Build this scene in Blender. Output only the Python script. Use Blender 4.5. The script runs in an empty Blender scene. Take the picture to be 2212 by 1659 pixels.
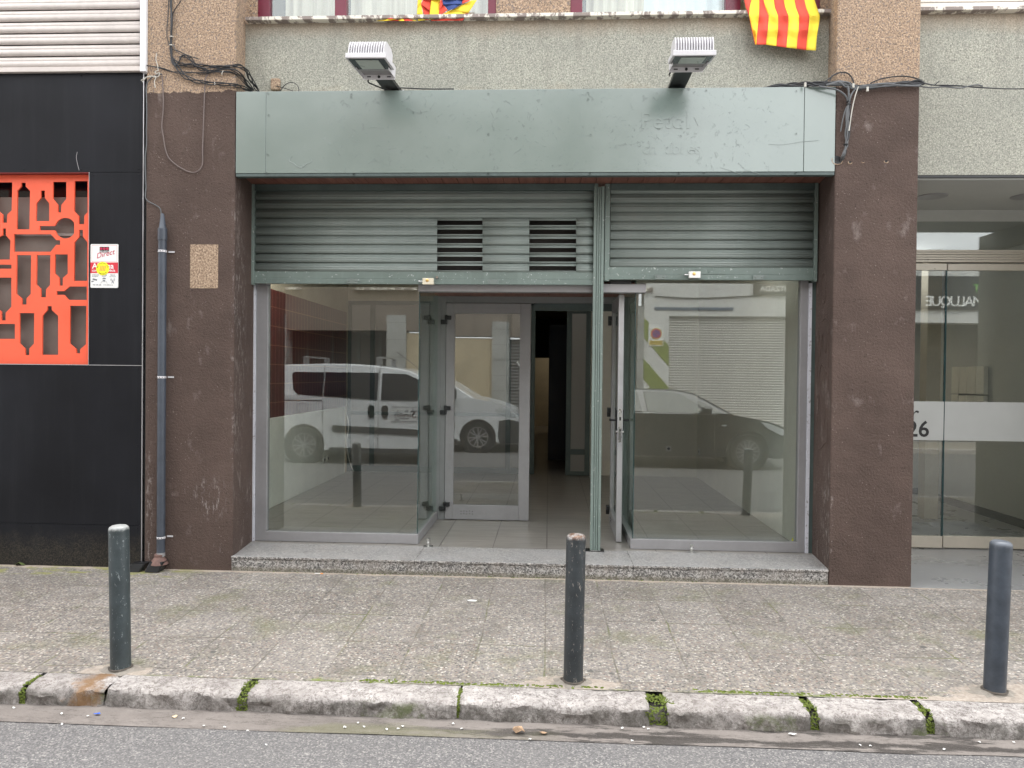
import bpy, bmesh, math, random
from mathutils import Vector, Matrix, noise
random.seed(7)
SC = bpy.context.scene
COL = SC.collection
R = math.radians
PI = math.pi
# ------------------------------------------------------------------ camera frame (measured from the facade's vanishing lines)
F, CU, CV = 1600.0, 1106.0, 829.5
CAM = Vector((0.0, -5.6624, 1.55))
MROT = (Matrix.Rotation(R(2.833), 3, 'Z') @ Matrix.Rotation(R(90 - .668), 3, 'X') @ Matrix.Rotation(R(.6086), 3, 'Z'))
def ray(u, v): return MROT @ Vector(((u - CU) / F, (CV - v) / F, -1.0))
def aty(u, v, y):
    d = ray(u, v); return CAM + d * ((y - CAM.y) / d.y)
def atz(u, v, z):
    d = ray(u, v); return CAM + d * ((z - CAM.z) / d.z)
# ------------------------------------------------------------------ mesh helpers
class MB:
    def __init__(s): s.v = []; s.f = []; s.m = []
    def add(s, vs, fs, mi=0):
        o = len(s.v); s.v += [tuple(v) for v in vs]
        s.f += [tuple(i + o for i in f) for f in fs]; s.m += [mi] * len(fs); return s
    def box(s, x0, x1, y0, y1, z0, z1, mi=0):
        x0, x1 = sorted((x0, x1)); y0, y1 = sorted((y0, y1)); z0, z1 = sorted((z0, z1))
        return s.add([(x0,y0,z0),(x1,y0,z0),(x1,y1,z0),(x0,y1,z0),(x0,y0,z1),(x1,y0,z1),(x1,y1,z1),(x0,y1,z1)],
                     [(0,3,2,1),(4,5,6,7),(0,1,5,4),(1,2,6,5),(2,3,7,6),(3,0,4,7)], mi)
    def hexa(s, p, mi=0):   # 8 points: bottom 4 (ccw from above), top 4
        return s.add(p, [(0,3,2,1),(4,5,6,7),(0,1,5,4),(1,2,6,5),(2,3,7,6),(3,0,4,7)], mi)
    def lathe(s, prof, o=(0,0,0), ax='z', n=24, mi=0, cap=True):
        o = Vector(o); vs = []; fs = []
        for r, h in prof:
            for k in range(n):
                a = 2*PI*k/n; c, d = r*math.cos(a), r*math.sin(a)
                p = {'z': (c,d,h), 'y': (c,h,d), 'x': (h,c,d)}[ax]
                vs.append(o + Vector(p))
        for i in range(len(prof)-1):
            for k in range(n):
                k2 = (k+1) % n
                fs.append((i*n+k, i*n+k2, (i+1)*n+k2, (i+1)*n+k))
        if cap:
            fs.append(tuple(range(n))[::-1]); fs.append(tuple((len(prof)-1)*n+k for k in range(n)))
        return s.add(vs, fs, mi)
    def cyl(s, o, r, h, ax='z', n=24, mi=0): return s.lathe([(r,0),(r,h)], o, ax, n, mi)
    def tube(s, pts, r, n=8, mi=0, smooth=True, sub=6):
        pts = [Vector(p) for p in pts]
        if smooth and len(pts) > 2:
            q = []; P = [pts[0]*2-pts[1]] + pts + [pts[-1]*2-pts[-2]]
            for i in range(1, len(P)-2):
                for k in range(sub):
                    t = k/sub; a,b,c,d = P[i-1],P[i],P[i+1],P[i+2]
                    q.append(.5*((2*b)+(c-a)*t+(2*a-5*b+4*c-d)*t*t+(3*b-a-3*c+d)*t**3))
            q.append(pts[-1]); pts = q
        vs = []; fs = []; up = Vector((0,0,1)); prev = None
        for i, p in enumerate(pts):
            t = (pts[min(i+1,len(pts)-1)] - pts[max(i-1,0)])
            if t.length < 1e-9: t = Vector((0,0,1))
            t.normalize()
            if prev is None: a = t.cross(up if abs(t.z) < .9 else Vector((1,0,0))).normalized()
            else: a = (prev - t*prev.dot(t)).normalized()
            prev = a; b = t.cross(a)
            for k in range(n):
                an = 2*PI*k/n; vs.append(p + a*(r*math.cos(an)) + b*(r*math.sin(an)))
        for i in range(len(pts)-1):
            for k in range(n):
                k2 = (k+1)%n; fs.append((i*n+k, i*n+k2, (i+1)*n+k2, (i+1)*n+k))
        fs.append(tuple(range(n))[::-1]); fs.append(tuple((len(pts)-1)*n+k for k in range(n)))
        return s.add(vs, fs, mi)
    def prism(s, poly, y0, y1, mi=0, T=None):   # poly in (x,z), extruded along y
        n = len(poly); vs = [(x,y0,z) for x,z in poly] + [(x,y1,z) for x,z in poly]
        fs = [tuple(range(n)), tuple(range(2*n-1, n-1, -1))] + [(i,i+n,(i+1)%n+n,(i+1)%n) for i in range(n)]
        if T: vs = [T(*v) for v in vs]
        return s.add(vs, fs, mi)
    def grid(s, nx, ny, fn, mi=0, close=False):
        vs = [fn(i/(nx), j/(ny)) for j in range(ny+1) for i in range(nx+1)]
        fs = [(j*(nx+1)+i, j*(nx+1)+i+1, (j+1)*(nx+1)+i+1, (j+1)*(nx+1)+i) for j in range(ny) for i in range(nx)]
        return s.add(vs, fs, mi)
    def build(s, name, mat, parent=None, bevel=0, smooth=False, solid=0, recalc=True, sub=0):
        me = bpy.data.meshes.new(name)
        if parent is not None:
            o0 = wloc(parent)
        else:
            xs = [v[0] for v in s.v]; ys = [v[1] for v in s.v]; zs = [v[2] for v in s.v]
            o0 = Vector(((min(xs)+max(xs))/2, (min(ys)+max(ys))/2, min(zs)))
        me.from_pydata([Vector(v)-o0 for v in s.v], [], s.f)
        mats = mat if isinstance(mat, (list, tuple)) else [mat]
        for m in mats: me.materials.append(m)
        if len(mats) > 1:
            for p, i in zip(me.polygons, s.m): p.material_index = i
        if recalc:
            bm = bmesh.new(); bm.from_mesh(me); bmesh.ops.recalc_face_normals(bm, faces=bm.faces[:]); bm.to_mesh(me); bm.free()
        me.update()
        ob = bpy.data.objects.new(name, me); COL.objects.link(ob)
        if parent is not None: ob.parent = parent
        else: ob.location = o0
        if bevel:
            b = ob.modifiers.new('bevel', 'BEVEL'); b.width = bevel; b.segments = 2; b.limit_method = 'ANGLE'; b.angle_limit = R(40)
        if solid:
            b = ob.modifiers.new('solid', 'SOLIDIFY'); b.thickness = solid; b.offset = 0
        if sub:
            b = ob.modifiers.new('sub', 'SUBSURF'); b.levels = sub; b.render_levels = sub
        if smooth:
            for p in me.polygons: p.use_smooth = True
            try:
                me.set_sharp_from_angle(angle=R(35))
            except Exception: pass
        return ob
def wloc(o):
    l = Vector((0,0,0))
    while o is not None: l += o.location; o = o.parent
    return l
def tag(o, label=None, cat=None, group=None, kind=None):
    if label: o['label'] = label
    if cat: o['category'] = cat
    if group: o['group'] = group
    if kind: o['kind'] = kind
    return o
def thing(name, loc, label, cat, group=None):
    o = bpy.data.objects.new(name, None); COL.objects.link(o); o.location = loc; o.empty_display_size = .1
    return tag(o, label, cat, group)
def struct(o): o['kind'] = 'structure'; return o
def children(o): return [c for c in bpy.data.objects if c.parent == o]
def copy_tree(o, parent=None):
    c = o.copy(); COL.objects.link(c)
    if parent is not None: c.parent = parent
    for ch in children(o): copy_tree(ch, c)
    return c
def curve_mesh(loops, depth):
    """filled 2-D outline with holes -> (verts, faces); local x right, y up, extruded +-depth"""
    cu = bpy.data.curves.new('t', 'CURVE'); cu.dimensions = '2D'; cu.fill_mode = 'BOTH'; cu.extrude = depth
    for lp in loops:
        sp = cu.splines.new('POLY'); sp.points.add(len(lp)-1); sp.use_cyclic_u = True
        for i, (x, y) in enumerate(lp): sp.points[i].co = (x, y, 0, 1)
    return _eval(cu)
def text_mesh(s, size, depth=.001, shear=0, bold=0, align='LEFT', space=1.0):
    cu = bpy.data.curves.new('t', 'FONT'); cu.body = s; cu.size = size; cu.extrude = depth; cu.shear = shear; cu.offset = bold
    cu.align_x = align; cu.resolution_u = 3; cu.space_character = space
    return _eval(cu)
def _eval(cu):
    ob = bpy.data.objects.new('t', cu); COL.objects.link(ob)
    dg = bpy.context.evaluated_depsgraph_get(); dg.update()
    me = ob.evaluated_get(dg).to_mesh()
    vs = [tuple(v.co) for v in me.vertices]; fs = [tuple(p.vertices) for p in me.polygons]
    ob.evaluated_get(dg).to_mesh_clear(); bpy.data.objects.remove(ob); bpy.data.curves.remove(cu)
    return vs, fs
def put_text(mb, s, x, y, z, size, mi=0, facing=-1, depth=.0012, rot=0, **k):
    """facing -1: read from the camera's side (towards -y); +1: read from the shop's side"""
    vs, fs = text_mesh(s, size, depth, **k); c, d = math.cos(rot), math.sin(rot)
    out = []
    for a, b, e in vs:
        a, b = a*c - b*d, a*d + b*c
        out.append((x + a, y - e, z + b) if facing < 0 else (x - a, y + e, z + b))
    mb.add(out, fs, mi)
# ------------------------------------------------------------------ node helpers
class G:
    def __init__(s, name):
        s.m = bpy.data.materials.new(name); s.m.use_nodes = True; s.t = s.m.node_tree; s.t.nodes.clear()
        s.out = s.t.nodes.new('ShaderNodeOutputMaterial')
        s.pos = s.n('ShaderNodeNewGeometry').outputs['Position']
    def n(s, ty, **k):
        nd = s.t.nodes.new(ty)
        for a, b in k.items(): setattr(nd, a, b)
        return nd
    def link(s, a, b): s.t.links.new(a, b)
    def set(s, sock, val):
        if hasattr(val, 'is_output') or isinstance(val, bpy.types.NodeSocket): s.link(val, sock)
        else:
            if isinstance(val, (tuple, list)) and len(val) == 3 and sock.type == 'RGBA': val = (*val, 1)
            sock.default_value = val
    def map(s, scale=(1,1,1), loc=(0,0,0), rot=(0,0,0), src=None):
        m = s.n('ShaderNodeMapping'); s.link(src or s.pos, m.inputs[0])
        m.inputs['Scale'].default_value = scale; m.inputs['Location'].default_value = loc; m.inputs['Rotation'].default_value = rot
        return m.outputs[0]
    def noise(s, scale, detail=3, rough=.5, vec=None, dist=0, out='Fac'):
        m = s.n('ShaderNodeTexNoise'); s.link(vec or s.pos, m.inputs['Vector'])
        m.inputs['Scale'].default_value = scale; m.inputs['Detail'].default_value = detail; m.inputs['Roughness'].default_value = rough; m.inputs['Distortion'].default_value = dist
        return m.outputs[out]
    def voro(s, scale, out='Color', vec=None, feature='F1', rand=1):
        m = s.n('ShaderNodeTexVoronoi', feature=feature); s.link(vec or s.pos, m.inputs['Vector'])
        m.inputs['Scale'].default_value = scale; m.inputs['Randomness'].default_value = rand
        return m.outputs[out]
    def ramp(s, fac, stops, interp='LINEAR'):
        m = s.n('ShaderNodeValToRGB'); s.set(m.inputs[0], fac); m.color_ramp.interpolation = interp
        e = m.color_ramp.elements
        while len(e) < len(stops): e.new(.5)
        for i, (p, c) in enumerate(stops):
            e[i].position = p; e[i].color = (c, c, c, 1) if isinstance(c, (int, float)) else (*c, 1)
        return m.outputs[0]
    def mix(s, fac, a, b, mode='MIX'):
        m = s.n('ShaderNodeMix', data_type='RGBA', blend_type=mode)
        s.set(m.inputs[0], fac); s.set(m.inputs[6], a); s.set(m.inputs[7], b); return m.outputs[2]
    def math(s, op, a, b=0.0, c=None, clamp=False):
        m = s.n('ShaderNodeMath', operation=op); m.use_clamp = clamp
        s.set(m.inputs[0], a); s.set(m.inputs[1], b)
        if c is not None: s.set(m.inputs[2], c)
        return m.outputs[0]
    def xyz(s, src=None):
        m = s.n('ShaderNodeSeparateXYZ'); s.link(src or s.pos, m.inputs[0]); return m.outputs
    def rng(s, v, a, b, c=0, d=1):
        m = s.n('ShaderNodeMapRange'); s.set(m.inputs[0], v)
        for i, x in enumerate((a, b, c, d)): m.inputs[i+1].default_value = x
        return m.outputs[0]
    def bump(s, h, strength=.5, dist=.01, normal=None):
        m = s.n('ShaderNodeBump'); s.link(h, m.inputs['Height']); m.inputs['Strength'].default_value = strength; m.inputs['Distance'].default_value = dist
        if normal is not None: s.link(normal, m.inputs['Normal'])
        return m.outputs[0]
    def bsdf(s, color, rough=.6, metal=0, normal=None, spec=.5, coat=0, **k):
        b = s.n('ShaderNodeBsdfPrincipled'); s.set(b.inputs['Base Color'], color); s.set(b.inputs['Roughness'], rough)
        s.set(b.inputs['Metallic'], metal); s.set(b.inputs['Specular IOR Level'], spec); s.set(b.inputs['Coat Weight'], coat)
        if normal is not None: s.link(normal, b.inputs['Normal'])
        for a, v in k.items(): s.set(b.inputs[a.replace('_', ' ')], v)
        return b.outputs[0]
    def end(s, sh): s.link(sh, s.out.inputs[0]); return s.m
def simple(name, col, rough=.5, metal=0, vary=.12, scale=6, bump=0, bscale=60, spec=.5, coat=0):
    g = G(name)
    n = g.noise(scale, 4, .6); n2 = g.noise(scale*9, 2)
    f = g.math('ADD', g.math('MULTIPLY', n, .7), g.math('MULTIPLY', n2, .3))
    lo = tuple(c*(1-vary*2) for c in col); hi = tuple(min(1, c*(1+vary*1.6)) for c in col)
    c = g.ramp(f, [(.3, lo), (.7, hi)])
    r = g.rng(n, .3, .7, max(0, rough-.08), min(1, rough+.1))
    nm = g.bump(g.noise(bscale, 3), bump, .004) if bump else None
    return g.end(g.bsdf(c, r, metal, nm, spec, coat))
# ------------------------------------------------------------------ materials
M = {}
def dirty_paint(name, col, rough, chips=(.55,.6,.58), amount=.62, streak=True):
    g = G(name)
    n = g.noise(3, 5, .6); c = g.ramp(n, [(.3, tuple(x*.86 for x in col)), (.7, tuple(min(1,x*1.1) for x in col))])
    st = g.noise(1, 4, .6, vec=g.map((22, 22, 1.3)))
    c = g.mix(g.math('MULTIPLY', g.ramp(st, [(.52, 0), (.75, 1)]), .22), c, tuple(x*1.5+.03 for x in col))
    ch = g.ramp(g.noise(38, 4, .7), [(amount, 0), (amount+.03, 1)])
    c = g.mix(g.math('MULTIPLY', ch, .6), c, chips)
    return g.end(g.bsdf(c, g.rng(n, .3, .7, rough-.05, rough+.12), 0, g.bump(g.noise(90, 2), .12, .002)))
def paint_pillar():
    g = G('pillar_render'); x, y, z = g.xyz()
    # dark brown wall paint over coarse render
    n = g.noise(2.2, 5, .6); f = g.noise(140, 3, .7)
    brown = g.ramp(n, [(.3, (.080, .056, .047)), (.7, (.123, .087, .073))])
    brown = g.mix(g.math('MULTIPLY', g.ramp(f, [(.35, 1), (.55, 0)]), .35), brown, (.05, .032, .028))
    brown = g.mix(g.math('MULTIPLY', g.ramp(f, [(.58, 0), (.72, 1)]), .35), brown, (.2, .15, .135))
    scuff = g.ramp(g.noise(6.5, 6, .68, vec=g.map((1, 1, .6), (3, 0, 8))), [(.60, 0), (.72, 1)])
    low = g.rng(z, 1.0, .3, .0, .5)
    scuff2 = g.ramp(g.noise(1, 6, .75, vec=g.map((30, 30, 9), (1, 0, 3))), [(.6, 0), (.72, 1)])
    sx = g.ramp(g.noise(1.6, 1, .5, vec=g.map((1, 1, 1), (0, 0, 5))), [(.55, 0), (.62, 1)])
    brown = g.mix(g.math('MULTIPLY', scuff, .36), brown, (.36, .31, .29))
    brown = g.mix(g.math('MULTIPLY', g.math('MULTIPLY', scuff2, low), sx), brown, (.42, .38, .36))
    fleck = g.ramp(g.voro(34, 'Distance'), [(.06, 1), (.11, 0)])
    fm = g.ramp(g.noise(3, 2), [(.46, 0), (.56, 1)])
    brown = g.mix(g.math('MULTIPLY', g.math('MULTIPLY', fleck, fm), .7), brown, (.45, .4, .36))
    # bare tan aggregate render above the paint line
    a = g.noise(88, 4, .75, dist=.6); b = g.noise(60, 3, .6, vec=g.map((1,1,1), (7,3,1)))
    tan = g.ramp(a, [(.36, (.11, .088, .072)), (.46, (.30, .215, .155)), (.54, (.44, .315, .215)), (.64, (.62, .47, .34))])
    tan = g.mix(g.ramp(b, [(.55, 0), (.64, 1)]), tan, (.20, .17, .155))
    edge = g.math('ADD', z, g.math('MULTIPLY', g.noise(7, 5, .7), .12))
    up = g.ramp(g.math('SUBTRACT', edge, 3.33), [(.458, 0), (.462, 1)])
    left = g.rng(x, -2.46, -2.452, 0, 1)
    # lime scuffs low on the left pillar and worn pale arrises
    def blob(cx_, cz_, rx_, rz_):
        a_ = g.math('POWER', g.math('DIVIDE', g.math('SUBTRACT', x, cx_), rx_), 2); b_ = g.math('POWER', g.math('DIVIDE', g.math('SUBTRACT', z, cz_), rz_), 2)
        return g.math('SUBTRACT', 1, g.math('ADD', a_, b_), clamp=True)
    lime = g.ramp(g.noise(1, 7, .8, vec=g.map((34, 30, 11))), [(.53, 0), (.62, 1)])
    for q in ((-2.62, .56, .17, .20), (-2.455, 1.9, .035, 1.5), (-3.13, .5, .05, .6), (2.125, .5, .025, .5)):
        brown = g.mix(g.math('MULTIPLY', g.math('MULTIPLY', lime, g.math('MULTIPLY', blob(*q), 1.3, clamp=True)), .55), brown, (.42, .38, .36))
    pits = g.ramp(g.voro(26, 'Distance'), [(.10, 1), (.17, 0)]); pm = g.ramp(g.noise(2.3, 3, .6, vec=g.map((1,1,1),(7,7,7))), [(.5, 0), (.58, 1)])
    brown = g.mix(g.math('MULTIPLY', g.math('MULTIPLY', pits, pm), .7), brown, (.035, .024, .02))
    c = g.mix(up, brown, tan)
    h = g.math('ADD', g.math('MULTIPLY', g.noise(55, 4, .7), 1.0), g.math('MULTIPLY', g.noise(9, 3), .8))
    return g.end(g.bsdf(c, .92, 0, g.bump(h, 1.0, .014), .3))
M['pillar'] = paint_pillar()
def stucco(name, warm_top=True, shift=0):
    g = G(name); x, y, z = g.xyz()
    a = g.noise(95, 4, .8, dist=.4); b = g.noise(50, 3, .7, vec=g.map((1,1,1), (5,2,shift)))
    c = g.ramp(a, [(.34, (.12, .125, .115)), (.46, (.30, .31, .28)), (.56, (.42, .43, .385)), (.66, (.60, .60, .53))])
    c = g.mix(g.ramp(b, [(.56, 0), (.68, .7)]), c, (.17, .17, .15))
    big = g.noise(1.1, 4, .6, vec=g.map((1,1,1.6)))
    c = g.mix(g.ramp(big, [(.35, .30), (.6, 0)]), c, (.19, .205, .195))
    s = g.math('ADD', g.math('SUBTRACT', z, 4.24), g.math('MULTIPLY', g.noise(3, 4, .6), .16))
    c = g.mix(g.ramp(s, [(.06, 0), (.2, .5)]), c, (.36, .26, .18), 'MIX')
    s2 = g.math('ADD', g.math('SUBTRACT', 3.9, z), g.math('MULTIPLY', g.noise(4, 4, .6), .22))
    c = g.mix(g.math('MULTIPLY', g.ramp(s2, [(.16, 0), (.28, .28)]), g.rng(x, 2.3, 2.2)), c, (.42, .31, .2))
    c = g.mix(1.0, c, (1.0, .965, .92), 'MULTIPLY')
    run = g.math('MULTIPLY', g.ramp(g.noise(1, 5, .7, vec=g.map((9, 4, .9))), [(.5, 0), (.72, .5)]), g.rng(z, 3.7, 4.35)); c = g.mix(run, c, (.17, .16, .14))
    return g.end(g.bsdf(c, .95, 0, g.bump(g.noise(80, 4, .8), .8, .006), .3))
M['stucco'] = stucco('grey_stucco'); 
g = G('bare_patch'); 
c = g.ramp(g.noise(75, 4, .8, dist=.5), [(.36, (.12,.09,.07)), (.46, (.27,.19,.135)), (.55, (.42,.31,.215)), (.66, (.60,.48,.37))])
M['tan_patch'] = g.end(g.bsdf(c, .95, 0, g.bump(g.noise(60,4,.8), .8, .005), .3))
# grey green paint of fascia
def fascia():
    g = G('grey_green_gloss_paint')
    n = g.noise(2.0, 4, .5)
    c = g.ramp(n, [(.3, (.155, .20, .182)), (.7, (.185, .23, .21))])
    x, y, z = g.xyz()
    msk = g.ramp(g.noise(2.3, 2, .5, vec=g.map((1, 1, 1.4), (2.2, 0, 1))), [(.40, 0), (.56, 1)])
    mx = g.math('MULTIPLY', g.rng(x, -2.1, -1.5), g.rng(x, 1.9, 1.2))
    cr = g.noise(19, 7, .75, dist=1.0)
    crm = g.ramp(cr, [(.61, 0), (.618, 1), (.636, .3), (.68, 0)])
    flake = g.ramp(g.noise(7, 6, .8, dist=1.6, vec=g.map((1,1,1), (9, 1, 4))), [(.66, 0), (.665, 1)])
    h = g.math('ADD', g.math('MULTIPLY', g.math('MULTIPLY', crm, msk), mx), g.math('MULTIPLY', g.math('MULTIPLY', flake, mx), .7))
    h2 = g.math('ADD', h, g.math('MULTIPLY', g.noise(2.4, 2), 1.2))
    c = g.mix(g.math('MULTIPLY', g.math('MULTIPLY', g.ramp(g.noise(26,5,.7), [(.6,0),(.72,1)]), mx), .25), c, (.08,.12,.115))
    return g.end(g.bsdf(c, g.rng(n, .3, .7, .19, .27), 0, g.bump(g.noise(120, 2), .06, .001, normal=g.bump(h2, .8, .005)), .8, .9, Coat_Roughness=.2))
M['fascia'] = fascia()
M['shutter'] = dirty_paint('grey_green_shutter_paint', (.19, .225, .21), .33, (.36, .40, .37), .74)
g = G('shutter_slat_paint'); n = g.noise(2.5, 4, .5); c = g.ramp(n, [(.3, (.215, .255, .236)), (.7, (.26, .30, .28))])
c = g.mix(g.math('MULTIPLY', g.ramp(g.noise(1, 5, .7, vec=g.map((14, 10, 1.2))), [(.5, 0), (.8, 1)]), .25), c, (.30, .33, .31))
c = g.mix(g.ramp(g.noise(30, 5, .8), [(.71, 0), (.73, .6)]), c, (.42, .45, .43))
M['slat'] = g.end(g.bsdf(c, .27, 0, g.bump(n, .05, .01), .6))
M['post_green'] = dirty_paint('chipped_green_paint', (.165, .21, .19), .4, (.62, .66, .63), .63)
M['green_dark'] = simple('dark_green_paint', (.07, .095, .09), .45)
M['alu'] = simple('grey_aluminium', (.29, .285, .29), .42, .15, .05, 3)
M['alu_shaded'] = simple('grey_aluminium_shaded', (.22, .225, .225), .42, .15, .05, 3)  # darker copy of the aluminium, with shade put into its colour
M['alu_bright'] = simple('bare_aluminium_edge', (.55, .55, .57), .35, .8, .05)
M['white_chip'] = dirty_paint('weathered_white_paint', (.62, .63, .68), .6, (.2, .17, .15), .6)
M['black_hw'] = simple('black_metal', (.012, .013, .014), .38, 0, .1)
M['steel'] = simple('polished_steel', (.55, .55, .53), .25, 1, .1)
M['white_lock'] = simple('white_lock_enamel', (.85, .85, .83), .3, 0, .02)
M['cream_lock'] = simple('cream_lock_enamel', (.72, .66, .52), .35, 0, .06)
M['brass'] = simple('brass', (.75, .5, .2), .3, 1, .1)
g = G('soffit_planks')
n = g.noise(1, 5, .6, vec=g.map((30, 2, 2))); c = g.ramp(n, [(.3, (.16, .062, .045)), (.7, (.27, .12, .085))])
M['rail_brown'] = simple('dusty_rail', (.26, .23, .21), .6)
M['planks'] = g.end(g.bsdf(c, .5, 0, g.bump(n, .2, .002)))
# granite step
g = G('speckled_granite'); x, y, z = g.xyz()
v = g.xyz(g.voro(125, 'Color'))[0]; w = g.xyz(g.voro(70, 'Color', vec=g.map((1,1,1), (3,1,2))))[1]
c = g.ramp(v, [(0, (.045, .045, .045)), (.28, (.16, .15, .14)), (.5, (.33, .32, .30)), (.75, (.50, .48, .45)), (1, (.62, .60, .57))])
c = g.mix(g.ramp(w, [(.72, 0), (.76, .45)]), c, (.07, .07, .07))
st = g.ramp(g.noise(7, 6, .7), [(.45, 0), (.7, .45)]); c = g.mix(st, c, (.42, .37, .32))
topm = g.xyz(g.n('ShaderNodeNewGeometry').outputs['Normal'])[2]
dust = g.math('MULTIPLY', g.ramp(topm, [(.6, 0), (.9, 1)]), g.ramp(g.noise(3, 6, .7), [(.3, .15), (.7, .6)]))
c = g.mix(dust, c, (.46, .455, .45))
bot = g.ramp(g.math('ADD', z, g.math('MULTIPLY', g.noise(20, 4, .7), .05)), [(.045, .55), (.062, 0)])
c = g.mix(bot, c, (.13, .12, .075))
sp = g.ramp(g.noise(12, 5, .7, vec=g.map((1,1,1),(4,4,4))), [(.66, 0), (.70, .5)]); c = g.mix(sp, c, (.09, .08, .07))
c = g.mix(1.0, c, (.84, .84, .85), 'MULTIPLY')
M['granite'] = g.end(g.bsdf(c, g.rng(v, 0, 1, .3, .55), 0, g.bump(v, .15, .002)))
# washed pebble pavement
def pavement():
    g = G('washed_pebble_paving'); x, y, z = g.xyz()
    vec = g.map((1, 1, .0), (0,0,0))
    wob = g.n('ShaderNodeMix', data_type='VECTOR'); wob.inputs[0].default_value = .004
    wv = g.n('ShaderNodeVectorMath', operation='ADD'); g.link(vec, wv.inputs[0])
    sc = g.n('ShaderNodeVectorMath', operation='SCALE'); g.link(g.noise(60, 2, .5, out='Color'), sc.inputs[0]); sc.inputs['Scale'].default_value = .012
    g.link(sc.outputs[0], wv.inputs[1]); pv = wv.outputs[0]
    col = g.xyz(g.voro(76, 'Color', vec=pv)); dist = g.voro(76, 'Distance', vec=pv)
    peb = g.ramp(col[0], [(0, (.055, .055, .06)), (.16, (.12, .117, .115)), (.30, (.22, .205, .195)), (.43, (.29, .265, .24)), (.55, (.14, .14, .145)),
                          (.66, (.36, .32, .27)), (.76, (.25, .18, .145)), (.84, (.46, .435, .39)), (.95, (.62, .60, .56))], 'CONSTANT')
    mort = g.ramp(g.noise(140, 2), [(.3, (.18, .17, .155)), (.7, (.28, .265, .24))])
    c = g.mix(g.ramp(dist, [(.42, 0), (.62, .9)]), peb, mort)
    big = g.noise(.9, 4, .55); c = g.mix(g.ramp(big, [(.3, .0), (.7, .32)]), c, (.17, .15, .14))
    # individual slabs: joints and tints
    bvv = g.n('ShaderNodeVectorMath', operation='ADD'); bsc = g.n('ShaderNodeVectorMath', operation='SCALE'); g.link(g.noise(1.7, 4, .6, out='Color'), bsc.inputs[0]); bsc.inputs['Scale'].default_value = .05; g.link(g.map((1, 1, 1), (-.02, -.01, 0)), bvv.inputs[0]); g.link(bsc.outputs[0], bvv.inputs[1]); bv = bvv.outputs[0]
    br = g.n('ShaderNodeTexBrick'); g.link(bv, br.inputs['Vector']); br.offset = 0.0; br.squash = 1
    for k, val in (('Scale', 1), ('Mortar Size', .006), ('Mortar Smooth', .3), ('Brick Width', .772/2), ('Row Height', .455)): br.inputs[k].default_value = val
    br.inputs['Color1'].default_value = (0,0,0,1); br.inputs['Color2'].default_value = (1,1,1,1)
    tint = g.xyz(br.outputs['Color'])[0]
    c = g.mix(g.math('MULTIPLY', tint, .22), c, (.33, .32, .30)); c = g.mix(g.math('MULTIPLY', g.math('SUBTRACT', 1, tint), .17), c, (.16, .148, .13))
    stn = g.ramp(g.noise(2.7, 7, .75, vec=g.map((1,1,1),(11,2,0))), [(.50, 0), (.66, .45)]); c = g.mix(stn, c, (.115, .105, .09))
    gum = g.ramp(g.voro(3.1, 'Distance', vec=g.map((1,1,0),(.7,.2,0))), [(.05, .8), (.065, 0)]); c = g.mix(gum, c, (.08, .08, .08))
    jn = g.ramp(g.noise(2.6, 4, .6), [(.40, 0), (.60, .9)])
    j = g.math('MULTIPLY', br.outputs['Fac'], jn)
    jc = g.mix(g.ramp(g.noise(3.1, 3, .6, vec=g.map((1,1,1),(4,2,0))), [(.50, 0), (.60, 1)]), (.13, .12, .105), (.13, .145, .06))
    c = g.mix(j, c, jc)
    # moss film, cement smears
    mo = g.ramp(g.noise(1.6, 6, .68, vec=g.map((1, 1, 1), (1.3, 7, 0))), [(.53, 0), (.68, .55)])
    c = g.mix(mo, c, (.13, .14, .065))
    ek = g.math('ADD', y, g.math('MULTIPLY', g.noise(5, 5, .7), .22))
    kerb = g.math('MULTIPLY', g.ramp(g.math('MULTIPLY', g.math('ADD', ek, 1.93), 1), [(.085, 1), (.125, 0)]), g.ramp(g.noise(2.4, 3, .6, vec=g.map((1,1,1),(0,3,3))), [(.42, .15), (.55, 1)]))
    c = g.mix(kerb, c, (.15, .19, .045))
    cem = g.ramp(g.math('ADD', g.math('MULTIPLY', y, -1), g.math('MULTIPLY', g.noise(6, 5, .7), .12)), [(.085, .9), (.11, 0)])
    c = g.mix(cem, c, g.ramp(g.noise(30, 4, .7), [(.3, (.33, .28, .23)), (.7, (.50, .44, .37))]))
    mg = g.math('MULTIPLY', g.ramp(g.noise(3, 5, .7, vec=g.map((1, 3, 1), (5, 1, 0))), [(.5, 0), (.56, .8)]), g.ramp(g.math('ADD', y, .27), [(.02, 0), (.07, 1)]))
    mg = g.math('MULTIPLY', mg, g.rng(x, -2.6, -2.9)); c = g.mix(mg, c, (.24, .25, .075))
    cem2 = g.ramp(g.noise(2.1, 7, .78, vec=g.map((1,1,1),(8,8,0))), [(.63, 0), (.72, .6)]); c = g.mix(cem2, c, (.48, .43, .38))
    for bx, by, rx_, ry_ in ((-2.26, -1.9, .22, .10), (.13, -1.88, .26, .11), (2.42, -1.86, .42, .17), (1.9, -1.93, .5, .05)):
        bb = g.math('SUBTRACT', 1.25, g.math('ADD', g.math('POWER', g.math('DIVIDE', g.math('SUBTRACT', x, bx), rx_), 2), g.math('POWER', g.math('DIVIDE', g.math('SUBTRACT', y, by), ry_), 2)))
        bb = g.math('ADD', bb, g.math('MULTIPLY', g.math('SUBTRACT', g.noise(11, 6, .75), .5), 2.2))
        c = g.mix(g.ramp(bb, [(.35, 0), (.6, .85)]), c, g.ramp(g.noise(36, 5, .75), [(.3, (.26, .225, .19)), (.7, (.47, .42, .37))]))
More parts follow.
